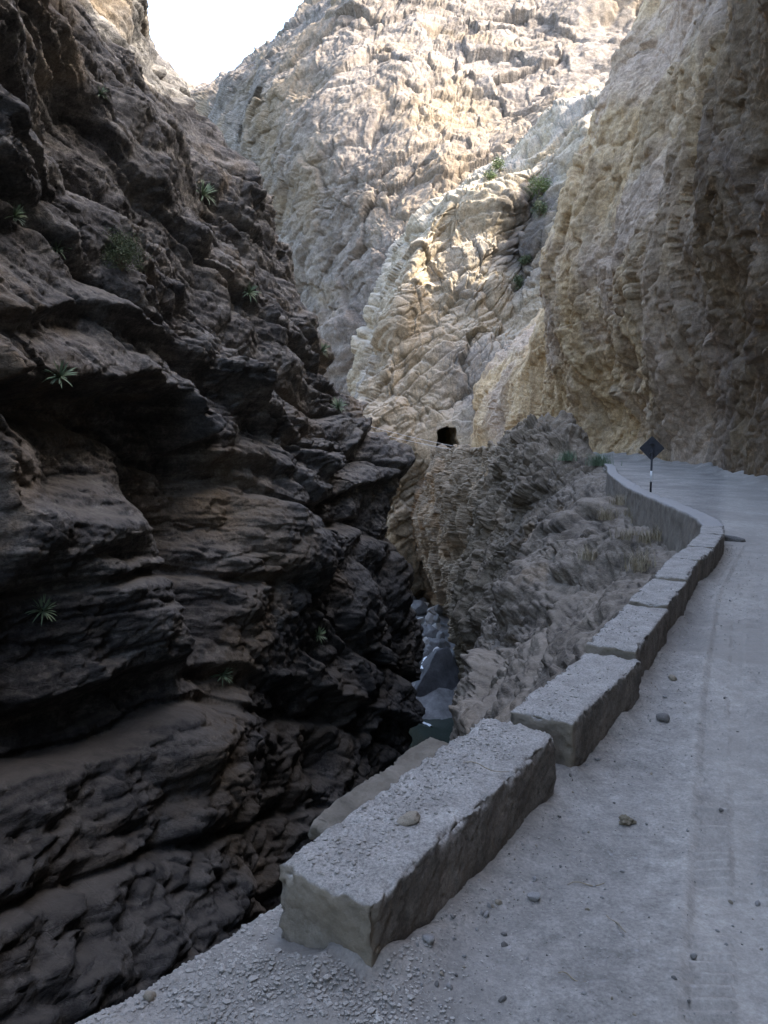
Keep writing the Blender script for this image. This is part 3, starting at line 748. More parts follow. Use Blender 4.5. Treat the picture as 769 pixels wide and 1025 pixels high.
# ------------------------------------------------------------------ road sheet (with the gravel shoulder at the bank)
def track_x(y): return np.interp(y, [-10, 3.6, 7.6, 11.9, 20, 40, 60, 130], [-4.2, 1.44, 3.12, 5.05, 9.3, 13.2, 16.0, 9])
def road():
    ys = np.concatenate([np.linspace(-40, 0, 30), np.linspace(0.3, 2.4, 20), 2.4 + (np.exp(np.linspace(0, 1, 640) * math.log(50)) - 1) * (125 / 49)])
    us = np.linspace(0, 1, 340)
    el = edge_x(ys); fr = foot_x(ys) + 1.2
    X = el[:, None] + (fr - el)[:, None] * us[None, :]
    Y = np.repeat(ys[:, None], len(us), 1)
    p = np.stack([X.ravel(), Y.ravel(), 0 * X.ravel()], 1).astype(np.float32)
    inn = (X - el[:, None]).ravel(); out = (fr[:, None] - X).ravel()
    z = 0.05 * perlin(p * 0.35) + 0.022 * fbm(p * 1.3 + 5, 3) + 0.006 * fbm(p * 6, 3)
    berm = np.exp(-((inn - 1.1) / 0.55) ** 2)
    z += berm * (0.01 + 0.03 * np.maximum(perlin(p * 1.1 + 2), 0))
    z += 0.5 * smooth(1.8, 0.2, out) * (0.6 + 0.6 * perlin(p * 0.8 + 8))          # scree at the foot of the cliff
    near = (1 - smooth(3.9, 5.2, p[:, 1])) * (1 - smooth(0.9, 2.0, inn))
    z += near * (0.03 + 0.05 * fbm(p * 2.4 + 3, 4) - 0.05 * (inn < 0.12))
    z -= 0.9 * smooth(60, 118, p[:, 1]) * 1.0
    bl = np.interp(p[:, 1], [3.40, 5.42, 5.68, 6.95, 7.55, 9.06, 9.48, 10.74, 11.08, 12.5, 16.85], [-0.06, 1.22, 1.39, 2.20, 2.44, 3.25, 3.42, 4.11, 4.27, 4.97, 7.22])
    foot = np.maximum(p[:, 0] - bl, 0)
    along = smooth(3.2, 3.7, p[:, 1]) * (1 - smooth(15.5, 16.8, p[:, 1]))
    z += along * 0.06 * np.exp(-(foot / 0.16) ** 2) * (0.35 + np.clip(0.5 + fbm(p * 2.2 + 31, 3), 0, 1.4)) * (p[:, 0] > bl - 0.3)
    z += 0.11 * np.exp(-((p[:, 0] + 0.25) / 0.50) ** 2 - ((p[:, 1] - 3.45) / 0.42) ** 2) * (0.85 + 0.3 * fbm(p * 3.0 + 12, 4))
    for off in (0.0, 1.75):
        a = p[:, 0] - track_x(p[:, 1]) - off
        band = smooth(0.0, 0.06, a) * (1 - smooth(0.62, 0.72, a))
        fade = 1 - smooth(9, 24, p[:, 1])
        along = p[:, 1] * 1.0
        lug = np.where(np.sin(along * 2 * math.pi / 0.085 + np.sign(a - 0.33) * 0.9) > 0, 1, 0)
        z += fade * (-0.028 * band + 0.032 * band * lug * (np.abs(a - 0.33) > 0.08) * (0.6 + perlin(p * 1.6)) + 0.014 * np.exp(-((a + 0.03) / 0.04) ** 2))
    edge = smooth(0.25, 0.0, inn)
    z -= edge * 0.12
    G = np.stack([X.ravel(), Y.ravel(), z], 1).reshape(len(ys), len(us), 3)
    return grid_obj('road', G, M_ROAD, flip=True, props=STRUCT), G
ROAD, ROAD_G = road()
_ry = ROAD_G[:, 0, 1]
def road_z(x, y):
    i = int(np.clip(np.searchsorted(_ry, y), 0, len(_ry) - 1))
    return float(np.interp(x, ROAD_G[i, :, 0], ROAD_G[i, :, 2]))

# ------------------------------------------------------------------ riverbed, water
def riverbed():
    xs = np.linspace(-70, 20, 200); ys = np.linspace(-40, 200, 300)
    X, Y = np.meshgrid(xs, ys, indexing='ij')
    p = np.stack([X.ravel(), Y.ravel(), 0 * X.ravel()], 1)
    z = np.interp(p[:, 1], [84, 91, 98, 112, 125, 200], [-31.4, -27.4, -26.9, -26.4, -25.7, -24]) + 0.7 * fbm(p * 0.25, 4)
    G = np.stack([X.ravel(), Y.ravel(), z], 1).reshape(200, 300, 3)
    grid_obj('riverbed', G, M_BOULDER, props=STRUCT)
    xs = np.linspace(-24, 12, 60); ys = np.linspace(-38, 93, 160)
    X, Y = np.meshgrid(xs, ys, indexing='ij')
    p = np.stack([X.ravel(), Y.ravel(), 0 * X.ravel()], 1)
    z = -30.0 + 0.06 * fbm(p * 0.9, 3)
    G = np.stack([X.ravel(), Y.ravel(), z], 1).reshape(60, 160, 3)
    grid_obj('river', G, M_WATER, props=STRUCT)
riverbed()

# ------------------------------------------------------------------ stones and boulders
def stone_mesh(name, mat, sx, sy, sz, seed, sub=3, rough=0.22, facets=8):
    bm = bmesh.new(); bmesh.ops.create_icosphere(bm, subdivisions=sub, radius=1.0)
    v = np.array([q.co[:] for q in bm.verts])
    r = np.random.default_rng(seed)
    for k in range(facets):        # planar breaks
        n = r.normal(size=3); n /= np.linalg.norm(n)
        h = r.uniform(0.5, 0.85); d = v @ n
        v -= np.maximum(d - h, 0)[:, None] * n * 0.97
    o = r.uniform(0, 50, 3)
    v *= (1 + rough * fbm(v * 1.4 + o, 3) + 0.25 * rough * fbm(v * 5 + o, 2))[:, None]
    v *= np.array([sx, sy, sz])
    for q, c in zip(bm.verts, v): q.co = c
    me = bpy.data.meshes.new(name); bm.to_mesh(me); bm.free(); me.materials.append(mat)
    me.polygons.foreach_set('use_smooth', np.ones(len(me.polygons), bool))
    return me

def place(name, me, loc, rot=(0, 0, 0), sc=1.0, label=None, cat=None, group=None):
    o = bpy.data.objects.new(name, me); COL.objects.link(o)
    o.location = loc; o.rotation_euler = rot; o.scale = (sc, sc, sc) if not isinstance(sc, tuple) else sc
    if label: tag(o, label, cat, group)
    return o

def at_z(px, py, z):
    lo, hi = 1.0, 400.0
    a = P(px, py, 1.0) - np.array([0, 0, CAM_Z])
    D = (z - CAM_Z) / a[2]
    return np.array([a[0] * D, D, z])

boulder_me = [stone_mesh('boulder', M_BOULDER, 1, 0.9, 0.75, 20 + k, 4, 0.07, 16) for k in range(4)]
boulder_lt = [stone_mesh('boulder', M_BOULDER_L, 1, 0.9, 0.75, 30 + k, 4, 0.07, 16) for k in range(3)]
big = stone_mesh('boulder', M_BOULDER_D, 3.9, 3.4, 4.6, 61, 5, 0.08, 14)
c = at_z(441, 708, -30.2); place('boulder', big, (c[0] + 0.3, c[1] + 1.2, -28.0), (0.1, 0.15, 0.5), 1.0,
      'huge smooth dark grey boulder blocking the river above the pool', 'boulder')
slab = stone_mesh('boulder', M_BOULDER, 2.6, 1.9, 0.8, 66, 4, 0.07, 14)
c = at_z(418, 778, -29.8); place('boulder', slab, (c[0] - 0.4, c[1], -29.9), (0.05, -0.1, 0.2), 1.0,
      'flat dark grey boulder half sunk at the near edge of the pool', 'boulder')
rr = np.random.default_rng(3)
heap = [  # px, py, D, radius, pale
    (412, 601, 124, 1.0, 0), (424, 603, 124, 1.2, 0), (437, 602, 122, 1.1, 1), (418, 610, 119, 2.0, 0), (433, 613, 117, 1.1, 1), (406, 606, 122, 0.8, 1),
    (427, 607, 121, 0.9, 1), (440, 610, 117, 1.0, 0), (421, 621, 114, 0.9, 1), (431, 619, 114, 1.0, 1), (438, 620, 113, 0.9, 0), (428, 627, 111, 0.9, 1),
    (437, 628, 110, 1.0, 1), (424, 630, 109, 1.3, 0), (432, 634, 107, 1.5, 0), (440, 638, 105, 1.0, 0), (421, 638, 106, 0.9, 0), (427, 644, 103, 1.0, 1),
    (435, 646, 101, 1.3, 0), (444, 646, 101, 1.1, 0), (430, 652, 99, 0.9, 0), (438, 654, 98, 1.1, 1), (424, 655, 98, 0.9, 0), (446, 655, 98, 1.2, 0), (416, 648, 102, 1.2, 0),
    (414, 630, 109, 1.4, 0), (409, 616, 116, 1.2, 1), (451, 660, 96, 1.5, 0), (418, 662, 95, 1.1, 0),
]
for px, py, D, r, pale in heap:
    q = P(px, py, D); me = (boulder_lt if pale else boulder_me)[int(rr.integers(3))]
    place('boulder', me, q, tuple(rr.uniform(0, 6, 3)), r,
          'pale weathered boulder in the tumbled pile choking the riverbed' if pale else 'dark grey boulder in the tumbled pile choking the riverbed',
          'boulder', 'pale boulders in the riverbed' if pale else 'dark boulders in the riverbed')
# white water below the pile and the small fall into the pool
def foam(name, pts, w, label):
    pts = np.array(pts); n = 40
    t = np.linspace(0, 1, n); c = cubic(np.linspace(0, 1, len(pts)), pts, t)
    us = np.linspace(-1, 1, 14)
    G = np.zeros((n, 14, 3))
    for j, u in enumerate(us):
        G[:, j] = c + np.array([u * w, 0, 0.0]); G[:, j, 2] += 0.10 * (1 - u * u)
    q = G.reshape(-1, 3); G = (q + np.stack([0.12 * perlin(q * 1.7), 0.15 * perlin(q * 1.7 + 5), 0.06 * perlin(q * 2.3 + 9)], 1)).reshape(G.shape)
    o = grid_obj(name, G, M_FOAM); o['kind'] = 'structure'
    return o
foam('white_water', [P(427, 658, 96), P(425, 663, 94), P(424, 667, 92.5), P(422, 670, 91.5)], 0.3, '')
foam('white_water', [at_z(412, 720, -29.9), at_z(420, 722, -29.9), at_z(426, 724, -29.9), at_z(432, 727, -29.97)], 0.22, '')

# ------------------------------------------------------------------ parapet blocks
def rounded_block(name, L, Wd, Hh, seed, parent, rad=0.05, depth=0.35, res=0.022, broken=0.0, sag=0.0, rubble=0.3):
    """block of length L along +x, width Wd along +y (away from the road), height Hh above ground, foot sunk by depth"""
    nx, ny, nz = max(8, int(L / res)), max(8, int(Wd / res)), max(8, int((Hh + depth) / res))
    hx, hy, hz = L / 2, Wd / 2, (Hh + depth) / 2
    V, Fc, base = [], [], 0
    def face(a, b, fn, flip):
        nonlocal base
        A, B = np.meshgrid(np.linspace(-1, 1, a + 1), np.linspace(-1, 1, b + 1), indexing='ij')
        V.append(fn(A.ravel(), B.ravel())); f = grid_faces(a + 1, b + 1, flip) + base
        Fc.append(f); base += (a + 1) * (b + 1)
    one = lambda a: np.ones_like(a)
    face(nx, ny, lambda a, b: np.stack([a * hx, b * hy, one(a) * hz], 1), False)
    face(nx, nz, lambda a, b: np.stack([a * hx, -one(a) * hy, b * hz], 1), False)
    face(nx, nz, lambda a, b: np.stack([a * hx, one(a) * hy, b * hz], 1), True)
    face(ny, nz, lambda a, b: np.stack([-one(a) * hx, a * hy, b * hz], 1), True)
    face(ny, nz, lambda a, b: np.stack([one(a) * hx, a * hy, b * hz], 1), False)
    v = np.concatenate(V); f = np.concatenate(Fc)
    o = np.array([seed * 3.7, seed * 1.9, seed * 5.3])
    r = rad * 0.42 * (1 + 0.9 * np.clip(fbm(v * 2.2 + o, 3) + 0.2, -0.6, 1.6))
    h = np.array([hx, hy, hz])
    q = np.clip(v, -(h - r[:, None]), h - r[:, None]); d = v - q
    ln = np.maximum(np.linalg.norm(d, axis=1, keepdims=True), 1e-9)
    v = np.where(ln > 1e-6, q + d / ln * np.minimum(r[:, None], ln), v)
    nrm = d / ln
    v = v + nrm * (0.009 * fbm(v * 2.5 + o, 3) + 0.005 * fbm(v * 11 + o, 3))[:, None]
    ds = np.sort(h - np.abs(v), axis=1)[:, 1]                    # distance to the nearest edge
    em = np.exp(-(np.maximum(ds, 0) / 0.045) ** 2)
    cut = np.clip(broken_rock(v * 5.5 + o, 2, 0.5) + 0.12, 0, 0.9) * 0.060 + 0.010 * np.clip(crag(v * 14 + o, 4), 0, 1)
    v -= nrm * (em * cut)[:, None]
    if broken: # ragged near end
        e = smooth(-hx + 0.35, -hx, v[:, 0])
        v[:, 0] += e * broken * (0.4 + fbm(v * 3 + o, 4)); v[:, 2] -= e * broken * 0.25
    up_ = np.clip(nrm[:, 2], 0, 1)
    v[:, 2] += up_ * (0.010 * crag(v * 5 + o, 5, 0.6) + rubble * 0.030 * smooth(-0.18, 0.1, v[:, 1] + 0.12 * perlin(v * 3 + 7)) * (0.3 + crag(v * 7 + o, 5, 0.62)))
    sd_ = 1 - up_
    v += nrm * (sd_ * (0.006 * fbm(v * 6 + o + 9, 4, 0.6) - 0.012 * smooth(0.3, 0.6, perlin(v * 24 + o))))[:, None]
    v[:, 2] += sag * np.cos(v[:, 0] / hx * 1.3) + 0.012 * fbm(v * 1.4 + o, 2)
    v += np.array([hx, hy, hz - depth])
    return mesh_obj(name, v, f, M_CONC, parent=parent)

def weld(o, d=0.003):
    bm = bmesh.new(); bm.from_mesh(o.data); bmesh.ops.remove_doubles(bm, verts=bm.verts, dist=d)
    bm.to_mesh(o.data); bm.free(); o.data.update()

blocks_xy = [((-0.06, 3.40), (1.22, 5.42)), ((1.39, 5.68), (2.20, 6.95)), ((2.44, 7.55), (3.25, 9.06)), ((3.42, 9.48), (4.11, 10.74)),
             ((4.27, 11.08), (4.97, 12.5)), ((5.07, 12.68), (5.71, 13.72)), ((5.80, 13.9), (6.62, 15.45)), ((6.70, 15.6), (7.22, 16.85))]
# gaps between neighbours are narrow in the photo
widths = [0.58, 0.52, 0.50, 0.48, 0.46, 0.46, 0.46, 0.46]
labels = ['long concrete parapet block with broken tan end and rubble strewn on top', 'concrete parapet block with clean tan end face just past the rubble strewn block',
          'concrete parapet block third along the road edge, with worn roadside corner', 'concrete parapet block fourth along the road edge, one past the worn cornered block',
          'concrete parapet block fifth along the road edge from the rubble strewn one', 'short concrete parapet block sixth along the road edge',
          'concrete parapet block seventh along the road edge, second before the curved wall', 'concrete parapet block adjoining the start of the curved retaining wall']
heights = [0.44, 0.42, 0.43, 0.44, 0.45, 0.45, 0.46, 0.46]
BLOCKS = []
for k, ((x0, y0), (x1, y1)) in enumerate(blocks_xy):
    L = math.hypot(x1 - x0, y1 - y0); a = math.atan2(y1 - y0, x1 - x0)
    if k < len(blocks_xy) - 1:
        nx0, ny0 = blocks_xy[k + 1][0]
        L = min(L + 0.6 * (math.hypot(nx0 - x1, ny0 - y1)), L + 0.6) if k else L
    o = rounded_block('parapet_block', L, widths[k], heights[k], k + 1, None, 0.045 if k else 0.055, 0.5 if k else 0.4, 0.016 if k < 2 else 0.028, 0.035 if k == 0 else 0.02, 0.0, 1.0 if k == 0 else 0.3)
    weld(o); o.location = (x0, y0, 0.0); o.rotation_euler = (0, 0, a)
    tag(o, labels[k], 'parapet block', 'concrete parapet blocks along the road edge')
    BLOCKS.append(o)

o = rounded_block('rock_slab', 1.5, 0.30, 0.25, 31, None, 0.09, 0.5, 0.02, 0.2, 0.0, 1.0)
weld(o); o.data.materials.clear(); o.data.materials.append(M_LIP)
o.location = (-0.27, 4.32, 0.0); o.rotation_euler = (0.16, -0.02, math.atan2(1.98, 1.26) - 0.02)
tag(o, 'tan rock slab along the gorge side of the rubble strewn block', 'rock slab')

# ------------------------------------------------------------------ curved masonry retaining wall
def retaining():
    yy = [16.9, 18.5, 20.5, 23, 27, 32, 38.5, 46, 54]; xx = [7.26, 7.68, 7.98, 8.3, 8.8, 9.8, 11.25, 13.3, 15.2]
    t = np.linspace(16.9, 54, 260); c = np.stack([cubic(yy, xx, t), t], 1)
    tg = np.gradient(c, axis=0); tg /= np.linalg.norm(tg, axis=1, keepdims=True); nl = np.stack([-tg[:, 1], tg[:, 0]], 1)
    zt = np.interp(t, [16.9, 30, 45, 54], [0.465, 0.42, 0.22, 0.05])
    prof = []
    for k in range(12): prof.append((0.0, -0.5 + k / 11))            # road side, going up
    for k in range(1, 11): prof.append((0.45 * k / 10, 0.5))
    for k in range(1, 28): prof.append((0.45 + 0.10 * k / 27, 0.5 - 2.3 * k / 27))
    G = np.zeros((len(t), len(prof), 3))
    for j, (o, z) in enumerate(prof):
        G[:, j, :2] = c + nl * o
        G[:, j, 2] = zt + (z - 0.5)
    N = grid_normals(G); q = G.reshape(-1, 3)
    d = (0.05 * fbm(q * 1.4, 3) + 0.03 * billow(q * 4, 2)).reshape(G.shape[:2])
    G += N * d[..., None]
    o = grid_obj('retaining_wall', G, M_MASONRY)
    tag(o, 'curved rough masonry retaining wall holding up the road round the bend', 'wall')
retaining()

# ------------------------------------------------------------------ road sign seen from behind
def sign():
    x, y = 8.86 + 0.30, 27.4
    z0 = road_z(x, y)
    t = thing('road_sign', 'dark diamond road sign seen from behind on a black and white post', 'road sign', (x, y, z0), rotz=math.radians(-8))
    def tube(r, a, b, mat, name):
        bm = bmesh.new(); r_ = bmesh.ops.create_cone(bm, cap_ends=True, segments=16, radius1=r, radius2=r, depth=b - a)
        bmesh.ops.translate(bm, verts=bm.verts, vec=(0, 0, (a + b) / 2)); return bm_obj(name, bm, mat, t, True)
    tube(0.035, -0.3, 1.75, M_BLACKPAINT, 'pole')
    tube(0.038, 0.62, 1.0, M_WHITEPAINT, 'white_band')
    bm = bmesh.new(); s = 0.30
    co = []
    for k in range(4):              # rounded corners
        for j in range(5):
            a = math.radians(90 * k + 22.5 * j); cx = (s - 0.04) * (1 if k in (0, 3) else -1); cz = (s - 0.04) * (1 if k in (0, 1) else -1)
            co.append((cx + 0.04 * math.cos(a), 0, cz + 0.04 * math.sin(a)))
    vs = [bm.verts.new(q) for q in co]; f = bm.faces.new(vs)
    r = bmesh.ops.extrude_face_region(bm, geom=[f]); bmesh.ops.translate(bm, verts=[g for g in r['geom'] if isinstance(g, bmesh.types.BMVert)], vec=(0, 0.02, 0))
    bmesh.ops.recalc_face_normals(bm, faces=bm.faces)
    bmesh.ops.rotate(bm, verts=bm.verts, cent=(0, 0, 0), matrix=Matrix.Rotation(math.radians(45), 3, 'Y'))
    bmesh.ops.translate(bm, verts=bm.verts, vec=(0, 0.04, 1.77))
    bm_obj('sign_panel', bm, M_SIGN, t)
    for z in (1.6, 1.94):
        bm = bmesh.new(); add_box(bm, 0, 0.0, z, 0.16, 0.075, 0.04); bm_obj('bracket', bm, M_SIGN, t)
sign()

# ------------------------------------------------------------------ pale cables by the tunnel
def cable(a, b, sag, r, label):
    pts = [a + (b - a) * t + np.array([0, 0, -4 * sag * t * (1 - t)]) for t in np.linspace(0, 1, 40)]
    bm = bmesh.new(); rings = []
    d = (b - a) / np.linalg.norm(b - a); n = np.cross(d, [0, 0, 1]); n /= np.linalg.norm(n); m = np.cross(n, d)
    for q in pts:
        rings.append([bm.verts.new(q + r * (math.cos(k * math.pi / 3) * n + math.sin(k * math.pi / 3) * m)) for k in range(6)])
    for p0, p1 in zip(rings, rings[1:]):
        for k in range(6): bm.faces.new((p0[k], p0[(k + 1) % 6], p1[(k + 1) % 6], p1[k]))
    o = bm_obj('cable', bm, M_CABLE, None, True); tag(o, label, 'cable')
cable(P(330, 414, 108), P(512, 456, 100), 0.6, 0.035, 'pale cable strung across the tunnel mouth, the upper of two')
cable(P(330, 421, 108), P(512, 459, 100), 0.5, 0.035, 'pale cable strung across the tunnel mouth, the lower of two')

# ------------------------------------------------------------------ surface lookup for plants
from mathutils.bvhtree import BVHTree
dg = bpy.context.evaluated_depsgraph_get()
TREES = {}
def bvh(o):
    if o.name not in TREES:
        me = o.data; n = len(me.vertices)
        if len(me.loops) != 4 * len(me.polygons):
            bm = bmesh.new(); bm.from_mesh(me); TREES[o.name] = BVHTree.FromBMesh(bm); bm.free(); return TREES[o.name]
        v = np.empty(n * 3, np.float32); me.vertices.foreach_get('co', v)
        f = np.empty(len(me.polygons) * 4, np.int32); me.loops.foreach_get('vertex_index', f)
        TREES[o.name] = BVHTree.FromPolygons(v.reshape(-1, 3).tolist(), f.reshape(-1, 4).tolist())
    return TREES[o.name]
def hit(o, px, py):
    a = P(px, py, 10.0) - np.array([0, 0, CAM_Z]); a = a / np.linalg.norm(a)
    loc, nor, i, d = bvh(o).ray_cast(Vector((0, 0, CAM_Z)), Vector(a), 900)
    return (loc, nor) if loc is not None else (None, None)

def agave_mesh(name, n, ln, seed, mat):
    r = np.random.default_rng(seed); V, Fc = [], []
    for k in range(n):
        az = k * 2.399 + r.uniform(-.2, .2); el = math.radians(r.uniform(8, 75)); l = ln * r.uniform(0.75, 1.1); w = 0.048 * ln
        base = len(V); K = 7
        for j in range(K):
            t = j / (K - 1); rad = l * t; e = el - 0.35 * t * t * (1.2 - el)
            x = rad * math.cos(e); z = rad * math.sin(e)
            ww = w * (0.7 + 0.9 * t) * (1 - t) ** 0.55 if j < K - 1 else 0.002
            c_, s_ = math.cos(az), math.sin(az)
            for side in (-1, 0, 1):
                up = 0.0 if side == 0 else 0.35 * ww
                V.append((x * c_ - side * ww * s_, x * s_ + side * ww * c_, z + up))
        for j in range(K - 1):
            for q in (0, 1):
                a = base + j * 3 + q; Fc.append((a, a + 1, a + 4, a + 3))
    o = mesh_obj(name, V, Fc, mat)
    sol = o.data
    return o

def shrub(name, loc, rx, ry, rz, n, seed, leaf, mat, label, cat='shrub', group=None, stems=14, leafy=0.55):
    r = np.random.default_rng(seed)
    t = thing(name, label, cat, loc, group)
    bm = bmesh.new(); tips = []
    for k in range(stems):
        a = r.uniform(0, 2 * math.pi); e = r.uniform(0.25, 1.4)
        tip = Vector((rx * 0.8 * math.cos(a) * math.cos(e), ry * 0.8 * math.sin(a) * math.cos(e), rz * 0.9 * math.sin(e)))
        prev = None; w = 0.012 * rz + 0.006
        for j in range(5):
            q = tip * (j / 4) + Vector((0, 0, 0.12 * rz * math.sin(j / 4 * 3)))
            ring = [bm.verts.new(q + Vector((w * math.cos(m * 2.09), w * math.sin(m * 2.09), 0)) * (1 - 0.15 * j)) for m in range(3)]
            if prev:
                for m in range(3): bm.faces.new((prev[m], prev[(m + 1) % 3], ring[(m + 1) % 3], ring[m]))
            prev = ring
        tips.append(tip)
    st = bm_obj('stem', bm, M_STEM, t)
    cl = [np.array(q) * r.uniform(0.55, 1.05) for q in tips for _ in range(3)]
    V, Fc = [], []
    for k in range(n):
        c0 = cl[r.integers(len(cl))]
        p = c0 + r.normal(size=3) * np.array([rx, ry, rz]) * 0.16
        if p[2] < 0.02: p[2] = 0.02 + abs(p[2]) * 0.3
        u = r.normal(size=3); u /= np.linalg.norm(u); w = np.cross(u, r.normal(size=3)); w /= np.linalg.norm(w)
        s = leaf * r.uniform(0.6, 1.3); b = len(V)
        V += [tuple(p - u * s), tuple(p + w * s * leafy), tuple(p + u * s), tuple(p - w * s * leafy)]
        Fc.append((b, b + 1, b + 2, b + 3))
    mesh_obj('foliage', V, Fc, mat, parent=t, smooth_shade=False)
    return t

agave_proto = [agave_mesh('agave', 52, 1.0, k, M_AGAVE) for k in range(3)]
for o in agave_proto: COL.objects.unlink(o)
spots = [  # on, px, py, length px, label
    (LEFT, 60, 378, 15, 'pale green agave rosette growing on the broad light rock ledge'),
    (LEFT, 43, 612, 14, 'spiky agave rosette on the dark block below the rock recess'),
    (LEFT, 57, 250, 11, 'agave rosette beside the round grey green shrub'),
    (LEFT, 14, 218, 12, 'agave on the dark cliff above the shrub, close to the picture edge'),
    (LEFT, 203, 196, 13, 'agave high on the shaded cliff below the sunlit rim'),
    (LEFT, 249, 294, 10, 'agave rosette at the foot of a dark crevice near the cliff edge'),
    (LEFT, 338, 408, 9, 'agave on the outer edge of the cliff above the gorge'),
    (LEFT, 223, 676, 11, 'agave in the dusty hollow below the rock recess'),
    (LEFT, 318, 636, 9, 'small agave low on the cliff close to the river gorge'),
    (LEFT, 194, 99, 10, 'sunlit agave on the bright cliff rim against the pale sky'),
    (LEFT, 100, 95, 8, 'small agave in the shaded upper cliff face'),
    (LEFT, 322, 352, 9, 'agave tuft on the cliff edge a little above the outer agave'),
]
for k, (srf, px, py, r, lab) in enumerate(spots):
    loc, nor = hit(srf, px, py)
    if loc is None: continue
    src = agave_proto[k % 3]
    o = src.copy(); COL.objects.link(o)
    s = r / F * loc.y * 1.25
    o.location = loc - 0.02 * s * nor; o.scale = (s, s, s)
    ax = (Vector((0, 0, 1)) * 0.8 + nor * 0.6).normalized()
    o.rotation_euler = ax.to_track_quat('Z', 'Y').to_euler()
    tag(o, lab, 'agave', 'agaves on the shaded cliff')

loc, nor = hit(LEFT, 122, 272)
if loc is not None:
    s = loc.y / F
    shrub('shrub', loc, 30 * s, 24 * s, 36 * s, 5200, 4, 0.055, M_SHRUB, 'round grey green shrub rooted on the dark cliff face', stems=26, leafy=0.3)
for srf, px, py, w, h, mat, lab, n in [
    (SPUR, 541, 190, 16, 15, M_BRIGHT, 'bright round shrub at the top of the shadow line beside the tan cliff', 1500),
    (SPUR, 500, 168, 11, 10, M_BRIGHT, 'yellow green shrub on the sunlit slope', 900),
    (SPUR, 490, 178, 9, 7, M_BRIGHT, 'low yellow green shrub below the sunlit slope shrub', 700),
    (SPUR, 518, 286, 11, 11, M_SHRUB, 'dark shrub in the shaded gully beside the tan cliff', 900),
    (SPUR, 541, 212, 10, 12, M_SHRUB, 'dark shrub in the shade just below the bright round shrub', 900),
    (SPUR, 527, 262, 9, 8, M_SHRUB, 'small dark shrub between the gully shrub and the bright round shrub', 600)]:
    loc, nor = hit(srf, px, py + h * 0.5)
    if loc is None: continue
    s = loc.y / F
    shrub('shrub', loc, w * s, w * s * 0.8, h * 1.3 * s, n, px, 0.16, mat, lab, stems=18, leafy=0.45)
def grass_tuft(loc, s, n, seed, mat, label):
    r = np.random.default_rng(seed); V, Fc = [], []
    for k in range(n):
        a = r.uniform(0, 6.28); l = s * r.uniform(0.5, 1.1); ln = r.uniform(0.15, 0.9); b = len(V)
        bx, by = r.normal(0, 0.35 * s, 2); w = 0.022 * s
        for j in range(4):
            t = j / 3; x = bx + math.cos(a) * ln * l * t * t; y = by + math.sin(a) * ln * l * t * t; z = l * t * (1 - 0.25 * t * ln)
            ww = w * (1 - t * 0.9)
            V += [(x - ww * math.sin(a), y + ww * math.cos(a), z), (x + ww * math.sin(a), y - ww * math.cos(a), z)]
        for j in range(3): Fc.append((b + 2*j, b + 2*j + 1, b + 2*j + 3, b + 2*j + 2))
    o = mesh_obj('grass_tuft', V, Fc, mat); o.location = loc
    tag(o, label, 'grass tuft'); return o
for px, py, s, lab in [(568, 461, 0.75, 'dark green grass tuft on the rock knob before the road bend'), (600, 466, 0.95, 'dark green grass tuft where the road disappears round the knob')]:
    loc, nor = hit(SLOPE, px, py)
    if loc is not None: grass_tuft(loc, s, 240, px, M_AGAVE, lab)

M_DRY = leaf_mat('dry_grass_blade', (0.22, 0.175, 0.105), (0.36, 0.30, 0.20))
for k, (px, py) in enumerate([(632, 517), (641, 524), (655, 528), (664, 541), (676, 548), (618, 505), (650, 543), (607, 520), (686, 556), (628, 540), (590, 560), (640, 570)]):
    loc, nor = hit(SLOPE, px, py)
    if loc is None: continue
    grass_tuft(loc, 0.38 + 0.05 * (k % 4), 130, 900 + k, M_DRY, 'dry tan grass tuft on the slope below the curved wall')['group'] = 'dry grass tufts below the curved wall'

# ------------------------------------------------------------------ stones, gravel and litter on the road
peb = [stone_mesh('pebble', m, 1, r1, r2, 80 + k, 2, 0.15, 12) for k, (m, r1, r2) in enumerate(
    [(M_STONE, .8, .6), (M_STONE, .65, .5), (M_STONE_D, .7, .5), (M_STONE_T, .75, .6), (M_STONE, .9, .55)])]
def ground_at(px, py):
    q = at_z(px, py, 0.0); return q[0], q[1]
def on_block(x, y):
    for (x0, y0), (x1, y1) in blocks_xy:
        L = math.hypot(x1 - x0, y1 - y0); ux, uy = (x1 - x0) / L, (y1 - y0) / L
        a = (x - x0) * ux + (y - y0) * uy; b = -(x - x0) * uy + (y - y0) * ux
        if -0.05 < a < L + 0.2 and -0.03 < b < 0.6: return True
    return False
r = np.random.default_rng(21)
stone = stone_mesh('stone', M_STONE, 1.0, 0.5, 0.42, 140, 3, 0.12, 6)
x, y = ground_at(535, 899); place('stone', stone, (x, y, road_z(x, y) + 0.02), (0, 0, 0.1), 0.055, 'smooth oblong grey stone lying on the road beside the first block', 'stone')
flat = stone_mesh('stone', M_STONE_T, 1.0, 0.7, 0.32, 141, 3, 0.25, 9)
q = at_z(407, 821, 0.45); place('stone', flat, (q[0], q[1], 0.46), (0.1, -0.15, 0.5), 0.085, 'flat tan stone resting on top of the rubble strewn block', 'stone')
rk = stone_mesh('stone', M_STONE_D, 1.0, 0.5, 0.4, 142, 3, 0.3, 9)
x, y = ground_at(735, 541); place('stone', rk, (x, y, road_z(x, y) + 0.06), (0.1, 0.2, -0.5), 0.28, 'dark angular rock lying on the road against the wall bend', 'stone')
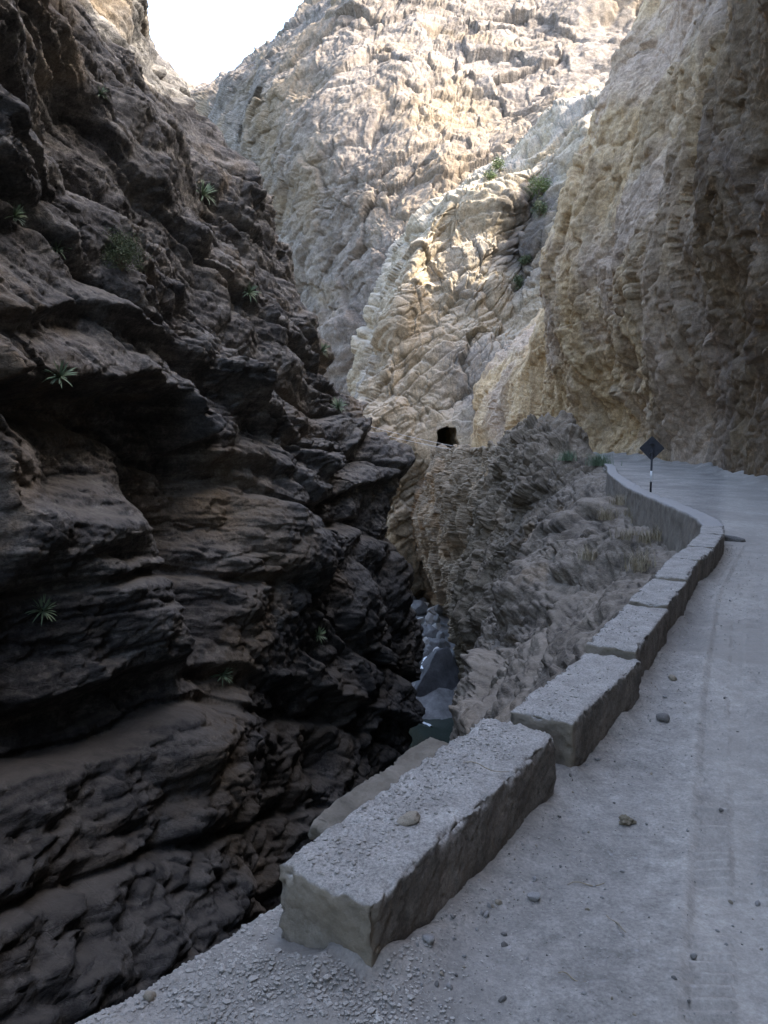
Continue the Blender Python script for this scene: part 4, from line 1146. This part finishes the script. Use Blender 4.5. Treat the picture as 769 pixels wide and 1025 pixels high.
for px, py, s, rot, lab in [(390, 957, .05, 1.0, 'pale chunk at the foot of the broken block end'), (372, 985, .06, .3, 'grey rubble chunk in gravel before the broken block end'),
                            (430, 962, .055, 2, 'rounded rubble chunk against the roadside foot of the broken block'), (673, 681, .07, 0.4, 'dark flat stone on the road beside the third block'),
                            (664, 721, .08, 0.2, 'dark flat chip of rock on the road beside the second block'), (150, 1000, .045, 0.9, 'small tan stone on the gravel bank')]:
    x, y = ground_at(px, py); me = peb[int(r.integers(5))]
    place('stone', me, (x, y, road_z(x, y) + s * 0.3), (0.2, 0.1, rot), s, lab, 'stone')
# a dry straw clod
clod = stone_mesh('straw_clod', M_DUNG, 1.0, 0.85, 0.5, 171, 4, 0.6, 2)
x, y = ground_at(627, 822); place('straw_clod', clod, (x, y, road_z(x, y) + 0.01), (0, 0, 0.4), 0.055, 'matted brown clod of straw lying on the road', 'straw clod')
def twig(px, py, ln, rot, lab, zz=None):
    bm = bmesh.new(); rr = np.random.default_rng(int(px)); prev = None
    for j in range(7):
        t = j / 6 - 0.5; c0 = Vector((t * ln, 0.05 * ln * math.sin(j * 1.3), 0.004 + 0.01 * math.sin(j)))
        w = 0.0035 * (1.1 - abs(t)); ring = [bm.verts.new(c0 + Vector((0, w * math.cos(k * 1.257), w * math.sin(k * 1.257)))) for k in range(5)]
        if prev:
            for k in range(5): bm.faces.new((prev[k], prev[(k+1) % 5], ring[(k+1) % 5], ring[k]))
        prev = ring
    o = bm_obj('twig', bm, M_TWIG, None, True)
    x, y = ground_at(px, py) if zz is None else at_z(px, py, zz)[:2]
    o.location = (x, y, (road_z(x, y) if zz is None else zz) + 0.005); o.rotation_euler = (0, 0, rot)
    tag(o, lab, 'twig')
twig(587, 883, 0.22, 0.05, 'thin pale twig lying straight across the road dust')
twig(617, 930, 0.16, 1.9, 'short straw stalk pointing along the road dust')
twig(572, 983, 0.13, -0.5, 'short dry twig on the road close to the gravel')
twig(486, 769, 0.30, -0.5, 'dry stick lying on top of the rubble strewn block', 0.47)
# countable pebbles in the road dust
pts = []
k = 0
while len(pts) < 215:
    px = r.uniform(380, 768); py = 600 + 425 * r.uniform(0, 1) ** 0.8
    x, y = ground_at(px, py)
    if x < edge_x(y) + 0.1 or on_block(x, y): continue
    off = x - np.interp(y, [q[0][1] for q in blocks_xy], [q[0][0] for q in blocks_xy])
    if off > 0.45 and r.uniform() < 0.78: continue
    pts.append((x, y))
for x, y in pts:
    s = 0.006 + 0.014 * r.uniform() ** 2 + (0.014 if r.uniform() < 0.12 else 0)
    s *= 0.8 + 0.05 * y
    place('pebble', peb[int(r.integers(5))], (x, y, road_z(x, y) + s * 0.08), tuple(r.uniform(0, 6, 3)), s,
          'small loose pebble lying in the grey road dust', 'pebble', 'pebbles lying on the road')
# uncountable gravel: one mesh each
def gravel(name, spots, mats):
    protos = []
    for k in range(6):
        bm = bmesh.new(); bmesh.ops.create_icosphere(bm, subdivisions=1, radius=1.0)
        v = np.array([q.co[:] for q in bm.verts]); f = np.array([[q.index for q in fc.verts] for fc in bm.faces]); bm.free()
        rr = np.random.default_rng(k + 300); v = v * (1 + 0.3 * rr.normal(size=(len(v), 1)).clip(-1, 1)) * np.array([1, rr.uniform(.6, .9), rr.uniform(.4, .7)])
        protos.append((v, f))
    V, Fc, b = [], [], 0
    for x, y, z, s in spots:
        v, f = protos[int(r.integers(6))]
        a = r.uniform(0, 6.28); c_, s_ = math.cos(a), math.sin(a)
        q = v * s; q = np.stack([q[:, 0] * c_ - q[:, 1] * s_, q[:, 0] * s_ + q[:, 1] * c_, q[:, 2]], 1) + np.array([x, y, z + 0.2 * s])
        V.append(q); Fc.append(f + b); b += len(v)
    o = mesh_obj(name, np.concatenate(V), np.concatenate(Fc), mats, smooth_shade=False); o['kind'] = 'stuff'
    return o
sp = []
while len(sp) < 5200:           # bank beside the first block
    px = r.uniform(60, 470); py = r.uniform(885, 1040)
    x, y = ground_at(px, py)
    if x < edge_x(y) + 0.06 or on_block(x, y): continue
    off = x - np.interp(y, [3.68, 5.47], [0, 1.24])
    if off > 0.0 and r.uniform() < min(1, 0.35 + off * 2): continue
    sp.append((x, y, road_z(x, y), 0.003 + 0.012 * r.uniform() ** 3.0 + (0.012 * r.uniform() if r.uniform() < 0.03 else 0)))
while len(sp) < 12000:           # fine grit along the foot of the blocks and over the road
    y = 3.2 + 14 * r.uniform() ** 1.5
    bx = np.interp(y, [q[0][1] for q in blocks_xy], [q[0][0] for q in blocks_xy]); x = bx + abs(r.normal(0, 0.55)) + 0.02
    if on_block(x, y): continue
    sp.append((x, y, road_z(x, y), (0.002 + 0.007 * r.uniform() ** 3) * (0.8 + 0.06 * y)))
gravel('gravel', sp, M_GRAVEL)
sp = []
for k, n in ((0, 1900), (1, 260), (2, 220), (3, 120)):
    o = BLOCKS[k]; (x0, y0), (x1, y1) = blocks_xy[k]; L = math.hypot(x1 - x0, y1 - y0); ux, uy = (x1 - x0) / L, (y1 - y0) / L
    me = o.data; tb = bvh(o)
    for _ in range(n):
        a = r.uniform(0.08, L - 0.08); b = r.uniform(0.10, widths[k] - 0.03)
        if k == 0 and r.uniform() > smooth(0.06, 0.32, b + 0.10 * perlin(np.array([[a * 3, b * 3, 0.5]]))[0]): continue
        h = tb.ray_cast(Vector((a, b, 2)), Vector((0, 0, -1)))
        if h[0] is None: continue
        sp.append((x0 + ux * a - uy * b, y0 + uy * a + ux * b, h[0].z, 0.003 + 0.014 * r.uniform() ** 3))
gravel('rubble', sp, M_GRAVEL)

# ------------------------------------------------------------------ light, sky, camera
SUN_EL, SUN_AZ = math.radians(47), math.radians(88)      # azimuth clockwise from +Y
sd = Vector((math.sin(SUN_AZ) * math.cos(SUN_EL), math.cos(SUN_AZ) * math.cos(SUN_EL), math.sin(SUN_EL)))
sl = bpy.data.lights.new('sun', 'SUN'); sl.energy = 2.0; sl.angle = math.radians(0.5); sl.color = (1.0, 0.95, 0.87)
so = bpy.data.objects.new('sun', sl); COL.objects.link(so); so.location = (60, -40, 120)
so.rotation_euler = sd.to_track_quat('Z', 'Y').to_euler()
wd = bpy.data.worlds.new('World'); scene.world = wd; wd.use_nodes = True
nt = wd.node_tree; nt.nodes.clear()
sky = nt.nodes.new('ShaderNodeTexSky'); sky.sky_type = 'NISHITA'; sky.sun_disc = False
sky.sun_elevation = SUN_EL; sky.sun_rotation = SUN_AZ; sky.altitude = 200; sky.dust_density = 3.5; sky.air_density = 1.0; sky.ozone_density = 0.3
bg = nt.nodes.new('ShaderNodeBackground'); bg.inputs['Strength'].default_value = 0.14
wo = nt.nodes.new('ShaderNodeOutputWorld'); nt.links.new(sky.outputs[0], bg.inputs[0]); nt.links.new(bg.outputs[0], wo.inputs['Surface'])

cam = bpy.data.cameras.new('camera'); co = bpy.data.objects.new('camera', cam); COL.objects.link(co)
cam.sensor_fit = 'VERTICAL'; cam.sensor_height = 24.0; cam.lens = F / 1024 * 24.0
cam.clip_start = 0.05; cam.clip_end = 5000
co.location = (0, 0, CAM_Z); co.rotation_euler = (math.pi / 2 - PITCH, 0, 0)
scene.camera = co
scene.view_settings.view_transform = 'Standard'; scene.view_settings.look = 'None'
scene.view_settings.exposure = 3.0; scene.view_settings.gamma = 1.0
scene.cycles.use_denoising = True
scene.cycles.max_bounces = 12; scene.cycles.diffuse_bounces = 8
scene.cycles.use_adaptive_sampling = True
